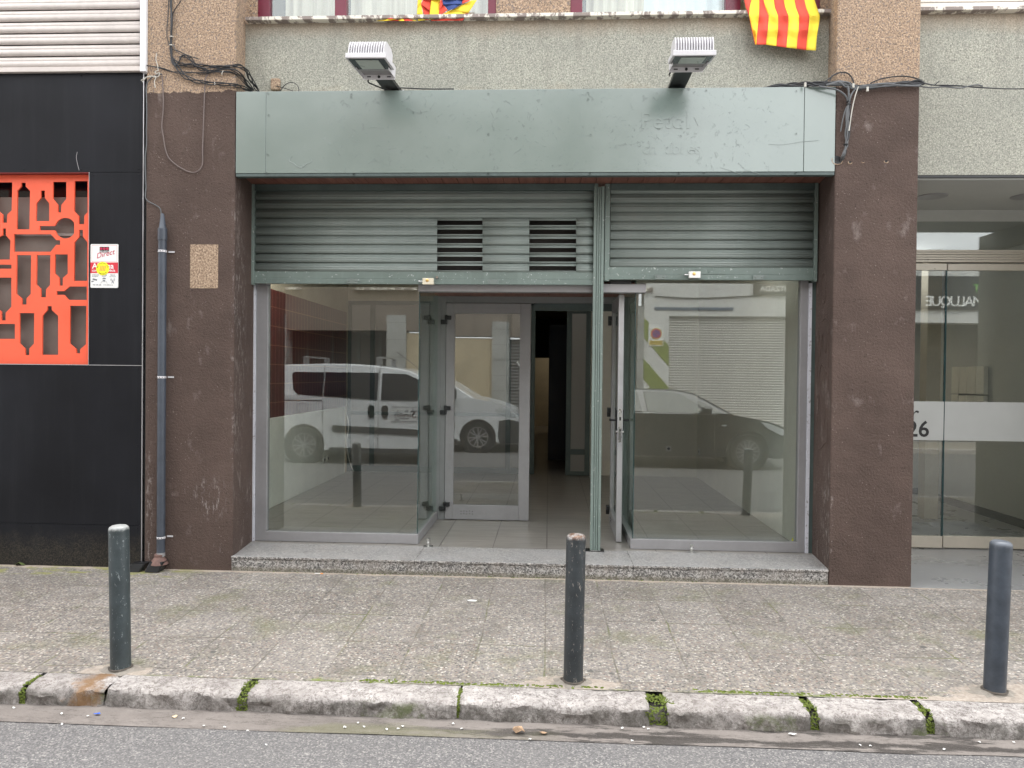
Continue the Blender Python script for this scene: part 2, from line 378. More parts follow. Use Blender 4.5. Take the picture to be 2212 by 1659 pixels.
    h = g.math('SUBTRACT', g.ramp(dist, [(0, 1), (.7, 0)]), g.math('MULTIPLY', j, 1.2))
    c = g.mix(1.0, c, (1.04, 1.01, .985), 'MULTIPLY')
    return g.end(g.bsdf(c, .8, 0, g.bump(h, .55, .004), .35))
M['pavement'] = pavement()
def rounds(name):
    g = G(name)
    c = g.ramp(g.noise(30, 6, .75), [(.3, (.19, .17, .145)), (.7, (.32, .29, .25))])
    d = g.ramp(g.voro(90, 'Distance'), [(.2, 1), (.3, 0)]); c = g.mix(g.math('MULTIPLY', d, .4), c, (.25, .2, .16))
    return g.end(g.bsdf(c, .9, 0, g.bump(g.noise(50, 5, .7), .7, .005)))
M['cement'] = rounds('cement_footing')
# limestone kerb
g = G('pitted_limestone'); x, y, z = g.xyz()
n = g.noise(14, 8, .78); c = g.ramp(n, [(.3, (.26, .245, .23)), (.5, (.46, .44, .42)), (.68, (.66, .64, .61))])
pit = g.ramp(g.noise(48, 6, .8, dist=.6), [(.40, 1), (.50, 0)])
nz = g.xyz(g.n('ShaderNodeNewGeometry').outputs['Normal'])[2]
face = g.ramp(g.math('ADD', g.math('MULTIPLY', z, -1), g.math('MULTIPLY', g.noise(9, 6, .75), .05)), [(.064, 0), (.088, 1)])
c = g.mix(g.math('MULTIPLY', pit, .7), c, (.13, .11, .10))
gr = g.math('MULTIPLY', face, g.ramp(g.noise(5, 6, .75, vec=g.map((1,1,1),(2,2,2))), [(.42, .12), (.58, .8)]))
c = g.mix(gr, c, (.085, .082, .070))
crk = g.ramp(g.math('ABSOLUTE', g.math('SUBTRACT', g.noise(5, 6, .7, vec=g.map((1,1,1),(1,9,2))), .5)), [(0, .7), (.012, 0)]); c = g.mix(crk, c, (.10, .09, .08))
ld = g.ramp(g.noise(2.2, 5, .6, vec=g.map((1,1,1),(4,4,9))), [(.45, 0), (.62, .3)]); c = g.mix(ld, c, (.22, .20, .18))
mo = g.math('MULTIPLY', g.ramp(g.noise(3.1, 6, .72, vec=g.map((1,1,1),(6,0,1))), [(.57, 0), (.66, .75)]), face); c = g.mix(mo, c, (.09, .115, .035))
ru = g.ramp(g.math('ABSOLUTE', g.math('ADD', g.math('ADD', x, 2.30), g.math('MULTIPLY', g.math('SUBTRACT', g.noise(14, 4, .7), .5), .25))), [(.02, .85), (.09, 0)]); c = g.mix(ru, c, (.26, .15, .065))
c = g.mix(1.0, c, (1.12, 1.09, 1.09), 'MULTIPLY')
M['kerb'] = g.end(g.bsdf(c, .9, 0, g.bump(g.math('ADD', n, g.noise(70, 5, .8)), 1.0, .012), .3))
g = G('moss'); c = g.ramp(g.noise(60, 5, .8), [(.3, (.05, .06, .018)), (.5, (.135, .175, .04)), (.7, (.26, .31, .08))])
M['moss'] = g.end(g.bsdf(c, 1, 0, g.bump(g.noise(120, 4, .8), 1, .01), .1))
# gutter + asphalt
g = G('gutter_cement'); x, y, z = g.xyz()
n = g.noise(7, 7, .7); c = g.ramp(n, [(.3, (.20, .18, .165)), (.7, (.30, .275, .255))])
wet = g.ramp(g.noise(1, 6, .72, vec=g.map((1.5, 9, 1), (2.4, 0, 0))), [(.5, 0), (.535, .85)])
wet = g.math('MAXIMUM', wet, g.ramp(g.math('ABSOLUTE', g.math('ADD', g.math('ADD', y, 2.225), g.math('MULTIPLY', g.math('SUBTRACT', g.noise(3.2, 6, .7), .5), .16))), [(.012, .9), (.026, 0)]))
wx = g.rng(x, -1.3, .0)
c = g.mix(g.math('MULTIPLY', wet, wx), c, (.055, .05, .047))
cr = g.ramp(g.math('ABSOLUTE', g.math('SUBTRACT', g.noise(1, 7, .7, vec=g.map((2.2, 11, 1), (0, 3, 0))), .5)), [(.0, .7), (.012, 0)]); c = g.mix(cr, c, (.05,.045,.04))
mo = g.math('MULTIPLY', g.ramp(g.noise(1, 5, .6, vec=g.map((1.1, 5, 1), (5.2, 1, 0))), [(.5, 0), (.6, .7)]), g.math('MULTIPLY', g.rng(x, -1.7, -1.2), g.rng(x, .1, -.25))); c = g.mix(g.math('MULTIPLY', mo, .6), c, (.17, .18, .075))
c = g.mix(g.math('MULTIPLY', g.ramp(g.noise(160, 2), [(.55, 0), (.7, 1)]), .3), c, (.4,.38,.36))
c = g.mix(1.0, c, (.72, .70, .69), 'MULTIPLY')
M['gutter'] = g.end(g.bsdf(c, g.rng(g.math('MULTIPLY', wet, wx), 0, 1, .85, .35), 0, g.bump(g.noise(60, 5, .7), .4, .004), .4))
g = G('asphalt'); v = g.xyz(g.voro(150, 'Color', vec=g.map((1,1,0))))[0]; n = g.noise(2, 5, .6)
c = g.ramp(v, [(0, (.10, .10, .103)), (.45, (.165, .163, .165)), (.8, (.22, .217, .215)), (1, (.40, .39, .37))])
c = g.mix(g.ramp(n, [(.35, .0), (.7, .4)]), c, (.185, .18, .175))
spot = g.ramp(g.voro(2.3, 'Distance', vec=g.map((1,1,0), (.3,.9,0))), [(.045, 1), (.06, 0)]); c = g.mix(g.math('MULTIPLY', spot, .7), c, (.07, .07, .075))
sp2 = g.ramp(g.voro(17, 'Distance', vec=g.map((1,1,0), (.3,.9,0))), [(.05, 1), (.07, 0)]); c = g.mix(g.math('MULTIPLY', sp2, .6), c, (.5, .47, .42))
c = g.mix(1.0, c, (.78, .765, .76), 'MULTIPLY')
M['asphalt'] = g.end(g.bsdf(c, .75, 0, g.bump(v, .5, .004), .4))
def bollard_mat(name, col, chips, amt):
    g = G(name); tc = g.n('ShaderNodeTexCoord').outputs['Object']; x, y, z = g.xyz(tc)
    n = g.noise(9, 6, .7, vec=tc); c = g.ramp(n, [(.3, tuple(k*.7 for k in col)), (.7, tuple(k*1.45 for k in col))])
    sc = g.ramp(g.noise(1, 6, .8, vec=g.map((60, 60, 22), src=tc)), [(amt, 0), (amt+.03, 1)])
    c = g.mix(g.math('MULTIPLY', sc, .75), c, chips)
    tz = g.math('ADD', z, g.math('MULTIPLY', g.noise(40, 5, .7, vec=tc), .05))
    top = g.ramp(tz, [(.765, 0), (.785, 1)])
    return g, c, top, tc
g, c, top, tc = bollard_mat('worn_grey_bollard_paint', (.040, .052, .056), (.33, .37, .38), .60)
c = g.mix(g.math('MULTIPLY', top, .8), c, (.42, .43, .42)); M['boll1'] = g.end(g.bsdf(c, .42, .1, g.bump(g.noise(60,4,vec=tc), .1, .002)))
g, c, top, tc = bollard_mat('chipped_black_bollard_paint', (.032, .038, .042), (.42, .38, .33), .60)
rs = g.ramp(g.noise(30, 5, .7, vec=tc), [(.45, 0), (.55, 1)])
c = g.mix(top, c, g.mix(rs, (.33, .32, .31), (.14, .075, .045)))
rs2 = g.ramp(g.noise(16, 6, .75, vec=g.map((1,1,.6),(3,3,3),src=tc)), [(.68, 0), (.7, 1)]); c = g.mix(rs2, c, (.25, .13, .06))
M['boll2'] = g.end(g.bsdf(c, .42, .15, g.bump(g.noise(60,4,vec=tc), .15, .002)))
g, c, top, tc = bollard_mat('slate_blue_bollard_paint', (.045, .055, .07), (.16, .18, .2), .72)
M['boll3'] = g.end(g.bsdf(g.mix(g.math('MULTIPLY', top, .35), c, (.22, .24, .27)), .38, .1, g.bump(g.noise(60,4,vec=tc), .08, .002)))
M['pipe'] = simple('dark_grey_pvc', (.055, .066, .085), .4, 0, .12, 8)
M['rusty'] = simple('brown_cement_collar', (.17, .10, .085), .8, 0, .2, 20, .4)
M['contact_shade'] = simple('contact_shade_brown', (.10, .085, .07), .9, 0, .3, 40)  # brown for the contact shade painted round the bollards
M['rubber'] = simple('black_rubber', (.012, .013, .015), .35, 0, .2, 12)
M['cable'] = simple('black_cable', (.014, .015, .018), .45)
M['cable_grey'] = simple('grey_cable', (.10, .105, .11), .5)
M['cable_brown'] = simple('brown_grey_cable', (.16, .125, .115), .6)
M['cable_white'] = simple('white_cable', (.5, .48, .43), .5)
M['white_paint'] = simple('white_enamel', (.63, .62, .64), .35, 0, .05, 8)
g = G('black_composite_cladding')
base_ = g.ramp(g.noise(1.2, 4), [(.3, (.0075,.008,.010)), (.7, (.014,.015,.019))])
grime = g.ramp(g.noise(120, 3, .8), [(.45, (.018,.016,.014)), (.62, (.10,.085,.06))])
lowm = g.ramp(g.math('ADD', g.xyz()[2], g.math('MULTIPLY', g.noise(11, 6, .8), .35)), [(.30, .5), (.46, 0)])
c = g.mix(lowm, base_, grime)
c = g.mix(g.math('MULTIPLY', g.ramp(g.noise(1, 6, .75, vec=g.map((9,9,.6))), [(.5, 0), (.8, 1)]), .12), c, (.06,.065,.07))
M['cladding'] = g.end(g.bsdf(c, g.rng(g.noise(2, 5, .6), .3, .7, .42, .6), 0, g.bump(g.noise(1.4, 2), .1, .02), .16))
M['orange'] = simple('orange_lacquer', (.85, .12, .055), .42, 0, .03, 4)
M['redreveal'] = simple('dark_red_reveal', (.16, .015, .015), .5)
g = G('brown_perforated_sheet')
d = g.voro(210, 'Distance', rand=0); c = g.mix(g.ramp(d, [(.35, .9), (.5, 0)]), g.ramp(g.noise(4,4), [(.3,(.145,.118,.10)),(.7,(.20,.165,.145))]), (.05,.04,.035))
M['mesh'] = g.end(g.bsdf(c, .6))
M['dark_glass'] = simple('dark_shop_glass', (.006, .008, .014), .1, 0, .1)
M['blind_white'] = simple('off_white_blind', (.60, .545, .51), .45, 0, .07, 3)
M['blind_frame'] = simple('white_frame', (.78, .79, .82), .35, 0, .03)
M['cream_blind'] = simple('cream_blind', (.70, .66, .60), .5, 0, .04)
M['maroon'] = simple('maroon_frame', (.14, .012, .032), .35, 0, .08)
M['sill'] = (lambda g: g.end(g.bsdf(g.mix(g.ramp(g.noise(1, 5, .7, vec=g.map((11, 6, 6))), [(.46,0),(.52,1)]), (.72,.68,.60), (.25,.21,.19)), .8, 0, g.bump(g.noise(40,4), .4, .004))))(G('streaked_sill_stone'))
M['sign_grey'] = simple('dark_sign', (.03, .032, .033), .5)
def glassm(name, tint, refl=1.0, rough=0.0):
    g = G(name)
    lw = g.n('ShaderNodeLayerWeight'); lw.inputs[0].default_value = .5
    fr = g.math('ADD', g.math('MULTIPLY', g.math('POWER', lw.outputs['Facing'], 5.0), .93), .045*refl)
    tr = g.n('ShaderNodeBsdfTransparent'); tr.inputs[0].default_value = (*tint, 1)
    gl = g.n('ShaderNodeBsdfGlossy'); gl.inputs['Roughness'].default_value = rough; gl.inputs[0].default_value = (.95, .98, .97, 1)
    wob = g.bump(g.noise(.9, 1), .03, .02); g.link(wob, gl.inputs['Normal'])
    mx = g.n('ShaderNodeMixShader'); g.link(fr, mx.inputs[0]); g.link(tr.outputs[0], mx.inputs[1]); g.link(gl.outputs[0], mx.inputs[2])
    g.m.use_transparent_shadow = True if hasattr(g.m, 'use_transparent_shadow') else None
    return g.end(mx.outputs[0])
M['glass'] = glassm('shop_glass', (.91, .93, .92), 2.1)
M['glass_edge'] = simple('green_glass_edge', (.01, .045, .05), .15)
M['glass_green'] = glassm('greenish_glass', (.86, .93, .90), 1.2)
M['frost'] = (lambda g: g.end(g.bsdf(g.ramp(g.noise(3,3), [(.3,(.42,.43,.42)),(.7,(.46,.47,.46))]), .35)))(G('frosted_film'))
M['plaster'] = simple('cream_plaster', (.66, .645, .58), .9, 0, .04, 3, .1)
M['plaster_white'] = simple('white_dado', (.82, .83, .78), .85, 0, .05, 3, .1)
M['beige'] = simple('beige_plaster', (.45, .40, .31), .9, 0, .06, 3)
g = G('red_tiles')
br = g.n('ShaderNodeTexBrick'); g.link(g.map((1,1,1), (0,0,.03), (0, PI/2, 0)), br.inputs['Vector'])
mp = g.n('ShaderNodeCombineXYZ'); xx, yy, zz = g.xyz(); g.link(yy, mp.inputs[0]); g.link(zz, mp.inputs[1]); g.link(mp.outputs[0], br.inputs['Vector'])
br.offset = 0
for k, val in (('Scale', 1), ('Mortar Size', .004), ('Brick Width', .105), ('Row Height', .205)): br.inputs[k].default_value = val
br.inputs['Color1'].default_value = (.075, .008, .010, 1); br.inputs['Color2'].default_value = (.10, .011, .013, 1); br.inputs['Mortar'].default_value = (.33, .17, .10, 1)
M['red_tile'] = g.end(g.bsdf(br.outputs['Color'], .3))
def tiles(name, c1, c2, mort, w, h, rough=.35, vec=None):
    g = G(name); br = g.n('ShaderNodeTexBrick'); g.link(g.pos, br.inputs['Vector']); br.offset = 0
    for k, val in (('Scale', 1), ('Mortar Size', .004), ('Brick Width', w), ('Row Height', h)): br.inputs[k].default_value = val
    br.inputs['Mortar'].default_value = (*mort, 1)
    n = g.noise(1, 5, .65, vec=g.map((3, 30, 3))); c = g.ramp(n, [(.3, c1), (.7, c2)])
    d = g.mix(br.outputs['Fac'], c, mort)
    return g.end(g.bsdf(d, rough, 0, g.bump(br.outputs['Fac'], -.2, .002)))
M['floor_tile'] = tiles('stone_look_floor_tile', (.19, .178, .16), (.31, .29, .265), (.09, .08, .07), .45, .45, .28)
M['lobby_floor'] = simple('grey_lobby_floor', (.24, .24, .24), .3, 0, .05, 3)
M['hall'] = simple('pale_grey_hall_wall', (.46, .47, .45), .8, 0, .03, 3)
M['navy'] = simple('navy_laminate', (.008, .012, .028), .4)
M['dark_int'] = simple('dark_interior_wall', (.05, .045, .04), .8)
g = G('ribbed_polycarbonate'); x, y, z = g.xyz()
w = g.n('ShaderNodeTexWave'); g.link(g.pos, w.inputs[0]); w.inputs['Scale'].default_value = 28; w.bands_direction = 'X'
bs = g.bsdf((.42,.40,.38), .25, 0, g.bump(w.outputs['Fac'], .5, .003)); 
tr = g.n('ShaderNodeBsdfTransparent'); tr.inputs[0].default_value = (.5,.52,.5,1); mx = g.n('ShaderNodeMixShader'); mx.inputs[0].default_value = .62
g.link(tr.outputs[0], mx.inputs[1]); g.link(bs, mx.inputs[2]); M['poly'] = g.end(mx.outputs[0])
def emit(name, col, st):
    g = G(name); e = g.n('ShaderNodeEmission'); e.inputs[0].default_value = (*col, 1); e.inputs[1].default_value = st; return g.end(e.outputs[0])
M['bulb'] = emit('lit_bulb', (1, .85, .6), 14)
def flat(name, col, rough=.5): return simple(name, col, rough, 0, .02, 5)
M['flag_y'] = simple('yellow_cloth', (.86, .66, .05), .8, 0, .03, 12, .2, 90); M['flag_r'] = simple('red_cloth', (.72, .075, .045), .8, 0, .05, 12, .2, 90)
M['flag_b'] = simple('blue_cloth', (.035, .07, .24), .8, 0, .05, 12, .2, 90)
g = G('sheer_curtain'); w = g.noise(1, 3, .5, vec=g.map((30, 1, .4))); M['curtain'] = g.end(g.bsdf(g.ramp(w, [(.3,(.42,.38,.32)),(.7,(.66,.62,.54))]), .9))
M['curtain_blue'] = simple('pale_blue_curtain', (.62, .70, .76), .9, 0, .04, 6)
M['black'] = flat('black_ink', (.01, .01, .011)); M['white'] = flat('white_print', (.8, .8, .78)); M['red'] = flat('red_print', (.62, .03, .05)); M['dred'] = flat('crimson_print', (.5, .02, .07))
M['yellow'] = flat('yellow_sticker', (.9, .85, .02)); M['greyink'] = flat('grey_ink', (.16, .17, .2)); M['orangeink'] = flat('orange_ink', (.9, .35, .08)); M['pink'] = flat('pink_plastic', (.85, .05, .25))
M['blueink'] = flat('blue_print', (.03, .06, .3)); M['greenink'] = flat('green_print', (.2, .5, .1)); M['gold'] = flat('gold_print', (.6, .45, .08))
# ================================================================== GROUND
b = MB(); b.grid(60, 12, lambda s, t: (-14 + 28*s, -1.93 + 2.20*t, -.030 + .030*min(1, (t*2.2)/1.93)))
pav = b.build('pavement', M['pavement'], None, recalc=False); struct(pav)
b = MB(); b.grid(70, 4, lambda s, t: (-14 + 28*s, -2.29 + .25*t + .012*noise.noise(Vector((s*60, 0, 0)))*(1 if t == 0 else 0), -.118 + .004*noise.noise(Vector((s*80, t*3, 1)))))
struct(b.build('gutter', M['gutter'], None, recalc=False))
def road_z(y):
    if y > -2.2: return -.124
    if y > -5.2: return -.124 + (-2.2 - y)/3.0*.088
    return -.036
b = MB(); ys = [-2.05, -2.2, -2.7, -3.2, -3.7, -4.2, -4.7, -5.2, -6, -7, -8.1]
b.add([(x, y, road_z(y)) for y in ys for x in (-60, 60)], [(2*i, 2*i+2, 2*i+3, 2*i+1) for i in range(len(ys)-1)])
struct(b.build('road', M['asphalt'], None))
b = MB(); b.box(-60, 60, -60, 60, -.6, -.5); struct(b.build('ground', M['asphalt'], None))
# kerb stones: one structure, each stone swept with its own worn edge
def kerb_stone(mb, x0, x1, seed):
    n = max(6, int((x1-x0)*60)); prof = [(-1.900,-.5),(-1.915,-.033),(-1.96,-.028),(-2.01,-.028),(-2.060,-.030),(-2.088,-.036),(-2.101,-.047),(-2.107,-.066),(-2.110,-.098),(-2.114,-.125),(-2.118,-.2)]
    def fn(s, t):
        i = round(t*(len(prof)-1)); y, z = prof[i]; x = x0 + (x1-x0)*s
        e = min(s, 1-s)*(x1-x0); rnd = max(0, 1 - e/.03)
        p = Vector((x*9, y*20, z*20 + seed)); q = Vector((x*34, y*60, z*60 + seed))
        d = .018*noise.noise(p) + .009*noise.noise(q) + .005*noise.noise(q*2.3)
        d -= .03*max(0, noise.noise(q*.45 + Vector((5,5,5))) - .32) if 3 < i < 9 else 0
        if i in (0, 10): d = 0
        y2 = y + d*1.1 + rnd*rnd*(.014 if i > 3 else 0) + .010*math.sin(seed*3+x*2)
        z2 = z + (d*.45 if i > 1 else 0) - rnd*rnd*(.008 if 1 < i < 8 else 0)
        return (x, y2, z2)
    mb.grid(n, len(prof)-1, fn)
def kx(u, v): return atz(u, v, -.08).x
joints = [(-9.2,-8.55),( -8.53,-7.3),(-7.28,-6.2),(-6.17,-5.1),(-5.08,-4.1),(-4.08,-2.70+ -.62)]
kj = [kx(-150,1500), kx(52,1500), kx(222,1510), kx(532,1508), kx(994,1515), kx(1418,1535), kx(1748,1545), kx(1990,1550)]
gaps = [.02, .022, .006, .036, .010, .085, .040, .036]
b = MB(); edges = [-7.6, -6.4, -5.2, -4.2] + kj + [kj[-1]+1.15, kj[-1]+2.3, kj[-1]+3.4, kj[-1]+4.6]
gp = [.02]*4 + gaps + [.02]*4
for i in range(len(edges)-1): kerb_stone(b, edges[i]+gp[i]/2, edges[i+1]-gp[i+1]/2, i*1.7+.3)
b.box(-14, edges[0], -2.10, -1.9, -.4, -.032); b.box(edges[-1], 14, -2.10, -1.9, -.4, -.032)
b.box(-14, 14, -2.085, -1.88, -.42, -.105)
struct(b.build('kerb', M['kerb'], None, smooth=True))
# moss in the open joints
b = MB(); random.seed(3)
for x, w in zip(kj, gaps):
    if w < .01: continue
    for k in range(int(60 + w*3800)):
        t = random.random(); yy = -1.95 - .15*min(1, t*1.6); zz = -.036 if t < .45 else -.036 - (t-.45)*.155
        sp = 1.0 + 1.1*max(0, noise.noise(Vector((t*4, x*3, 1)))) ; xx = x + (random.random()-.5)*(w*1.15 + .004)*sp; zz += .004*(sp-1); r = random.uniform(.002, .0075)
        if t > .62 : yy = -2.098
        b.lathe([(r*.3,-r*.5),(r,0),(r*.7,r*.5),(r*.1,r*.8)], (xx, yy, zz), 'z', 6, cap=False)
for k in range(420):   # thin moss line where paving meets the kerb
    xx = random.choice([random.uniform(-.95,.3)]*1 + [random.uniform(.75, 1.9)]) ; r = random.uniform(.003, .008)
    b.lathe([(r*1.4,-r*.2),(r,r*.2),(r*.2,r*.5)], (xx, -1.905 + random.gauss(0,.008), -.029), 'z', 5, cap=False)
for k in range(120):
    xx = random.uniform(-2.2, 1.9); r = random.uniform(.002, .006)
    b.lathe([(r*1.4,-r*.2),(r,r*.2),(r*.2,r*.5)], (xx, -.006 + random.gauss(0,.004), .001), 'z', 5, cap=False)
tag(b.build('moss', M['moss'], None, smooth=True), 'green moss growing in the kerb joints', None, None, 'stuff')
# ================================================================== BUILDING SHELL (upper floors, pillars, sills, windows)
PLX0 = aty(314, 700, 0).x; PLX1 = -2.452; PRX0 = 2.118; PRX1 = aty(1980, 500, 0).x + .006
SY, STY = .56, .24          # shopfront plane, recessed stucco plane
bld = thing('apartment_building', (-.2, .3, 0), 'apartment building with brown painted pillars, grey rough render and maroon windows over the shop', 'building')
def rough_box(name, x0, x1, y0, y1, z0, z1, mat, par, bev=.008):
    return MB().box(x0, x1, y0, y1, z0, z1).build(name, mat, par, bevel=bev)
SPL = .066   # the pillars' inner faces are splayed
def splayed(xa, xb, da, db):
    return MB().hexa([(x, y, z) for z in (-.05, 6.3) for x, y in ((xa, 0), (xb, 0), (xb+db, .6), (xa+da, .6))]).build('pillar', M['pillar'], bld, bevel=.010)
splayed(PLX0, PLX1, 0, -SPL); splayed(PRX0, PRX1, SPL, 0)
MB().box(-2.806, -2.583, -.002, .02, 2.204, 2.545).build('bare_patch', M['tan_patch'], bld)['label'] = 'unpainted rectangular patch of tan render'
ZS = 4.365
MB().box(PLX1-.06, PRX0+.06, STY, .58, 3.165, ZS).build('wall', M['stucco'], bld)
b = MB()
b.box(aty(1072,20,.3).x, aty(1232,20,.3).x, .29, .6, ZS+.02, 5.6)
b.box(PLX1-.06, aty(557,20,.3).x, .29, .58, ZS+.02, 5.6); b.box(aty(1771,20,.3).x, PRX0+.06, .29, .58, ZS+.02, 5.6); b.box(PLX1-.06, PRX0+.06, .29, .58, 5.6, 6.3)
b.build('upper_wall', M['pillar'], bld)
MB().box(aty(531,50,.19).x, PRX0+.025, .175, .5, ZS, ZS+.028).build('sill', M['sill'], bld, bevel=.003)
def window(x0, x1, mulls, curt):
    w = bpy.data.objects.new('window', None); COL.objects.link(w); w.parent = bld; w.location = Vector(((x0+x1)/2, .33, ZS+.03)) - wloc(bld)
    b = MB(); z0, z1 = ZS+.028, 5.6
    for a, c in mulls: b.box(a, c, .30, .37, z0, z1)
    b.box(x0, x1, .305, .365, z1-.07, z1)
    b.build('frame', M['maroon'], w, bevel=.004)
    b = MB(); b.box(x0+.02, x1-.02, .332, .338, z0, z1-.05); b.build('pane', M['glass'], w)
    for a, c, m, fr in curt:
        MB().grid(int((c-a)*60)+4, 2, lambda s, t: (a+(c-a)*s, .43 + .016*math.sin(s*(c-a)*fr)+.01*math.sin(s*(c-a)*fr*.37+1), z0-.03 + 1.25*t)).build('curtain', m, w, smooth=True)
    MB().box(x0-.05, x1+.05, .6, .62, z0-.1, z1+.1).build('backing', M['dark_int'], w)
    return w
X = lambda u: aty(u, 22, .30).x
window(X(557), X(1072), [(X(557), X(582)), (X(723), X(748)), (X(1054), X(1072))], [(X(604), X(723), M['curtain'], 70), (X(748), X(1054), M['curtain'], 46)])
window(X(1232), X(1771), [(X(1232), X(1258)), (X(1568), X(1600)), (X(1757), X(1771))], [(X(1268), X(1395), M['curtain'], 80), (X(1395), X(1568), M['curtain_blue'], 60), (X(1604), X(1757), M['curtain'], 60)])
b = MB(); b.box(-3.4, 3.4, 1.2, 10, 3.12, 6.3); b.build('upper_storeys', M['dark_int'], bld)
# white clothes pegs / broken fixing on the render
b = MB(); p = aty(597, 183, .22); b.box(p.x-.045, p.x+.03, .205, .245, p.z-.045, p.z+.05); b.build('fixing', M['tan_patch'], bld, bevel=.012)
p = aty(2012, 680, 0)
# ================================================================== FASCIA SIGN BOARD
ZF0, ZF1 = 3.083, 3.728; FX0, FX1 = -2.446, 2.114
fas = thing('fascia_board', (-.17, .1, ZF0), 'long blank grey-green painted metal fascia board above the shutters', 'sign board')
s1, s2 = -2.209, 1.885
b = MB(); b.box(s1, s2-.0015, -.004, .02, ZF0+.014, ZF1); b.build('front_panel', M['fascia'], fas, bevel=.002)
b = MB(); b.box(FX0, s1-.0025, -.004, .02, ZF0+.014, ZF1); b.build('end_panel', M['fascia'], fas, bevel=.002)
b = MB(); b.box(s2+.002, FX1, -.004, .02, ZF0+.014, ZF1); b.build('end_panel', M['fascia'], fas, bevel=.002)
b = MB(); b.box(FX0, FX1, .022, .23, ZF1-.03, ZF1-.004); b.box(FX0, FX1, .022, .04, ZF0, ZF1-.03); b.build('box_body', M['fascia'], fas)
b = MB(); b.box(FX0, FX1, -.002, .05, ZF0-.012, ZF0+.011); b.build('edge_trim', M['green_dark'], fas, bevel=.003)
b = MB()
for u, v in ((580,203),(581,250),(579,335),(577,341),(760,205),(759,211),(765,343),(1055,204),(1055,291),(1055,376),(1270,202),(1270,216),(1276,293),(1274,376),(1472,198),(1470,295),(1466,375),(1525,197),(1521,374),(1719,198),(1719,290),(1718,374)):
    p = aty(u, v if v < 340 or v > 370 else v+34, 0); b.lathe([(.0075,-.001),(.006,.004),(.0,.005)], (p.x, -.006, p.z), 'y', 8, 0, False)
for q in range(0, len(b.v)): pass
b.build('screws', M['green_dark'], fas)['kind'] = 'stuff'
# old lettering standing out under the paint
b = MB()
p = aty(1382, 278, 0); put_text(b, 'P e t c 1 y', p.x, -.0045, p.z, .18, depth=.0026, bold=.001, space=.72)
p = aty(1392, 333, 0); put_text(b, 'ch  ubl es', p.x-.02, -.0045, p.z, .13, depth=.002, bold=.001, space=.9)
b.build('ghost_lettering', M['fascia'], fas, bevel=0)['label'] = 'traces of removed lettering under the paint'
b = MB(); pts = [(650+(22+4*math.sin(a*3))*math.cos(a), 342+(18+3*math.cos(a*4))*math.sin(a)) for a in [i*.3+.1 for i in range(12)]]
b.tube([(aty(u, v, 0).x, -.005, aty(u, v, 0).z + .003*math.sin(i*2.7)) for i, (u, v) in enumerate(pts)], .0022, 5)
for seq in ([(798,286),(806,283),(818,284),(830,285),(833,292)], [(1660,320),(1690,321),(1730,315),(1768,312)], [(1555,370),(1580,378),(1597,383),(1612,377),(1640,384)], [(795,362),(806,356),(822,358)], [(882,243),(902,252),(925,248)]):
    b.tube([(aty(u, v-8, 0).x, -.005, aty(u, v-8, 0).z) for u, v in seq], .0016, 5)
b.build('paint_blisters', M['fascia'], fas, smooth=True)['kind'] = 'stuff'
# soffit of planks
ZSO = 3.13
b = MB(); x = FX0-.06
while x < PRX0+.06:
    b.box(x, min(x+.121, PRX0+.06), .05, .56, ZSO, ZSO+.02); x += .125
b.box(FX0, PRX0, .05, .56, ZSO+.012, ZSO+.03)
sf = b.build('plank_soffit', M['planks'], fas, bevel=.003)
# ================================================================== STEP
STZ = .115
b = MB(); xa, xb = aty(500,1210,0).x, aty(1789,1230,0).x
cuts = [xa, -1.02, .66, xb]
b.box(xa-.045, xa+.0005, .02, .46, -.05, STZ-.0005); b.box(xb-.0005, xb+.06, .02, .46, -.05, STZ-.0005)
for i in range(3): b.box(cuts[i]+.001, cuts[i+1]-.001, -.002, .46, -.05, STZ-.018)
for i in range(3): b.box(cuts[i]+.001, cuts[i+1]-.001, -.012, .46, STZ-.017, STZ)
st = b.build('granite_step', M['granite'], None, bevel=.003)
tag(st, 'speckled grey granite entrance step along the whole shopfront', 'step')
MB().box(-3.0, 2.2, .462, 9.5, 0, STZ-.001).build('floor', M['floor_tile'], None)['kind'] = 'structure'
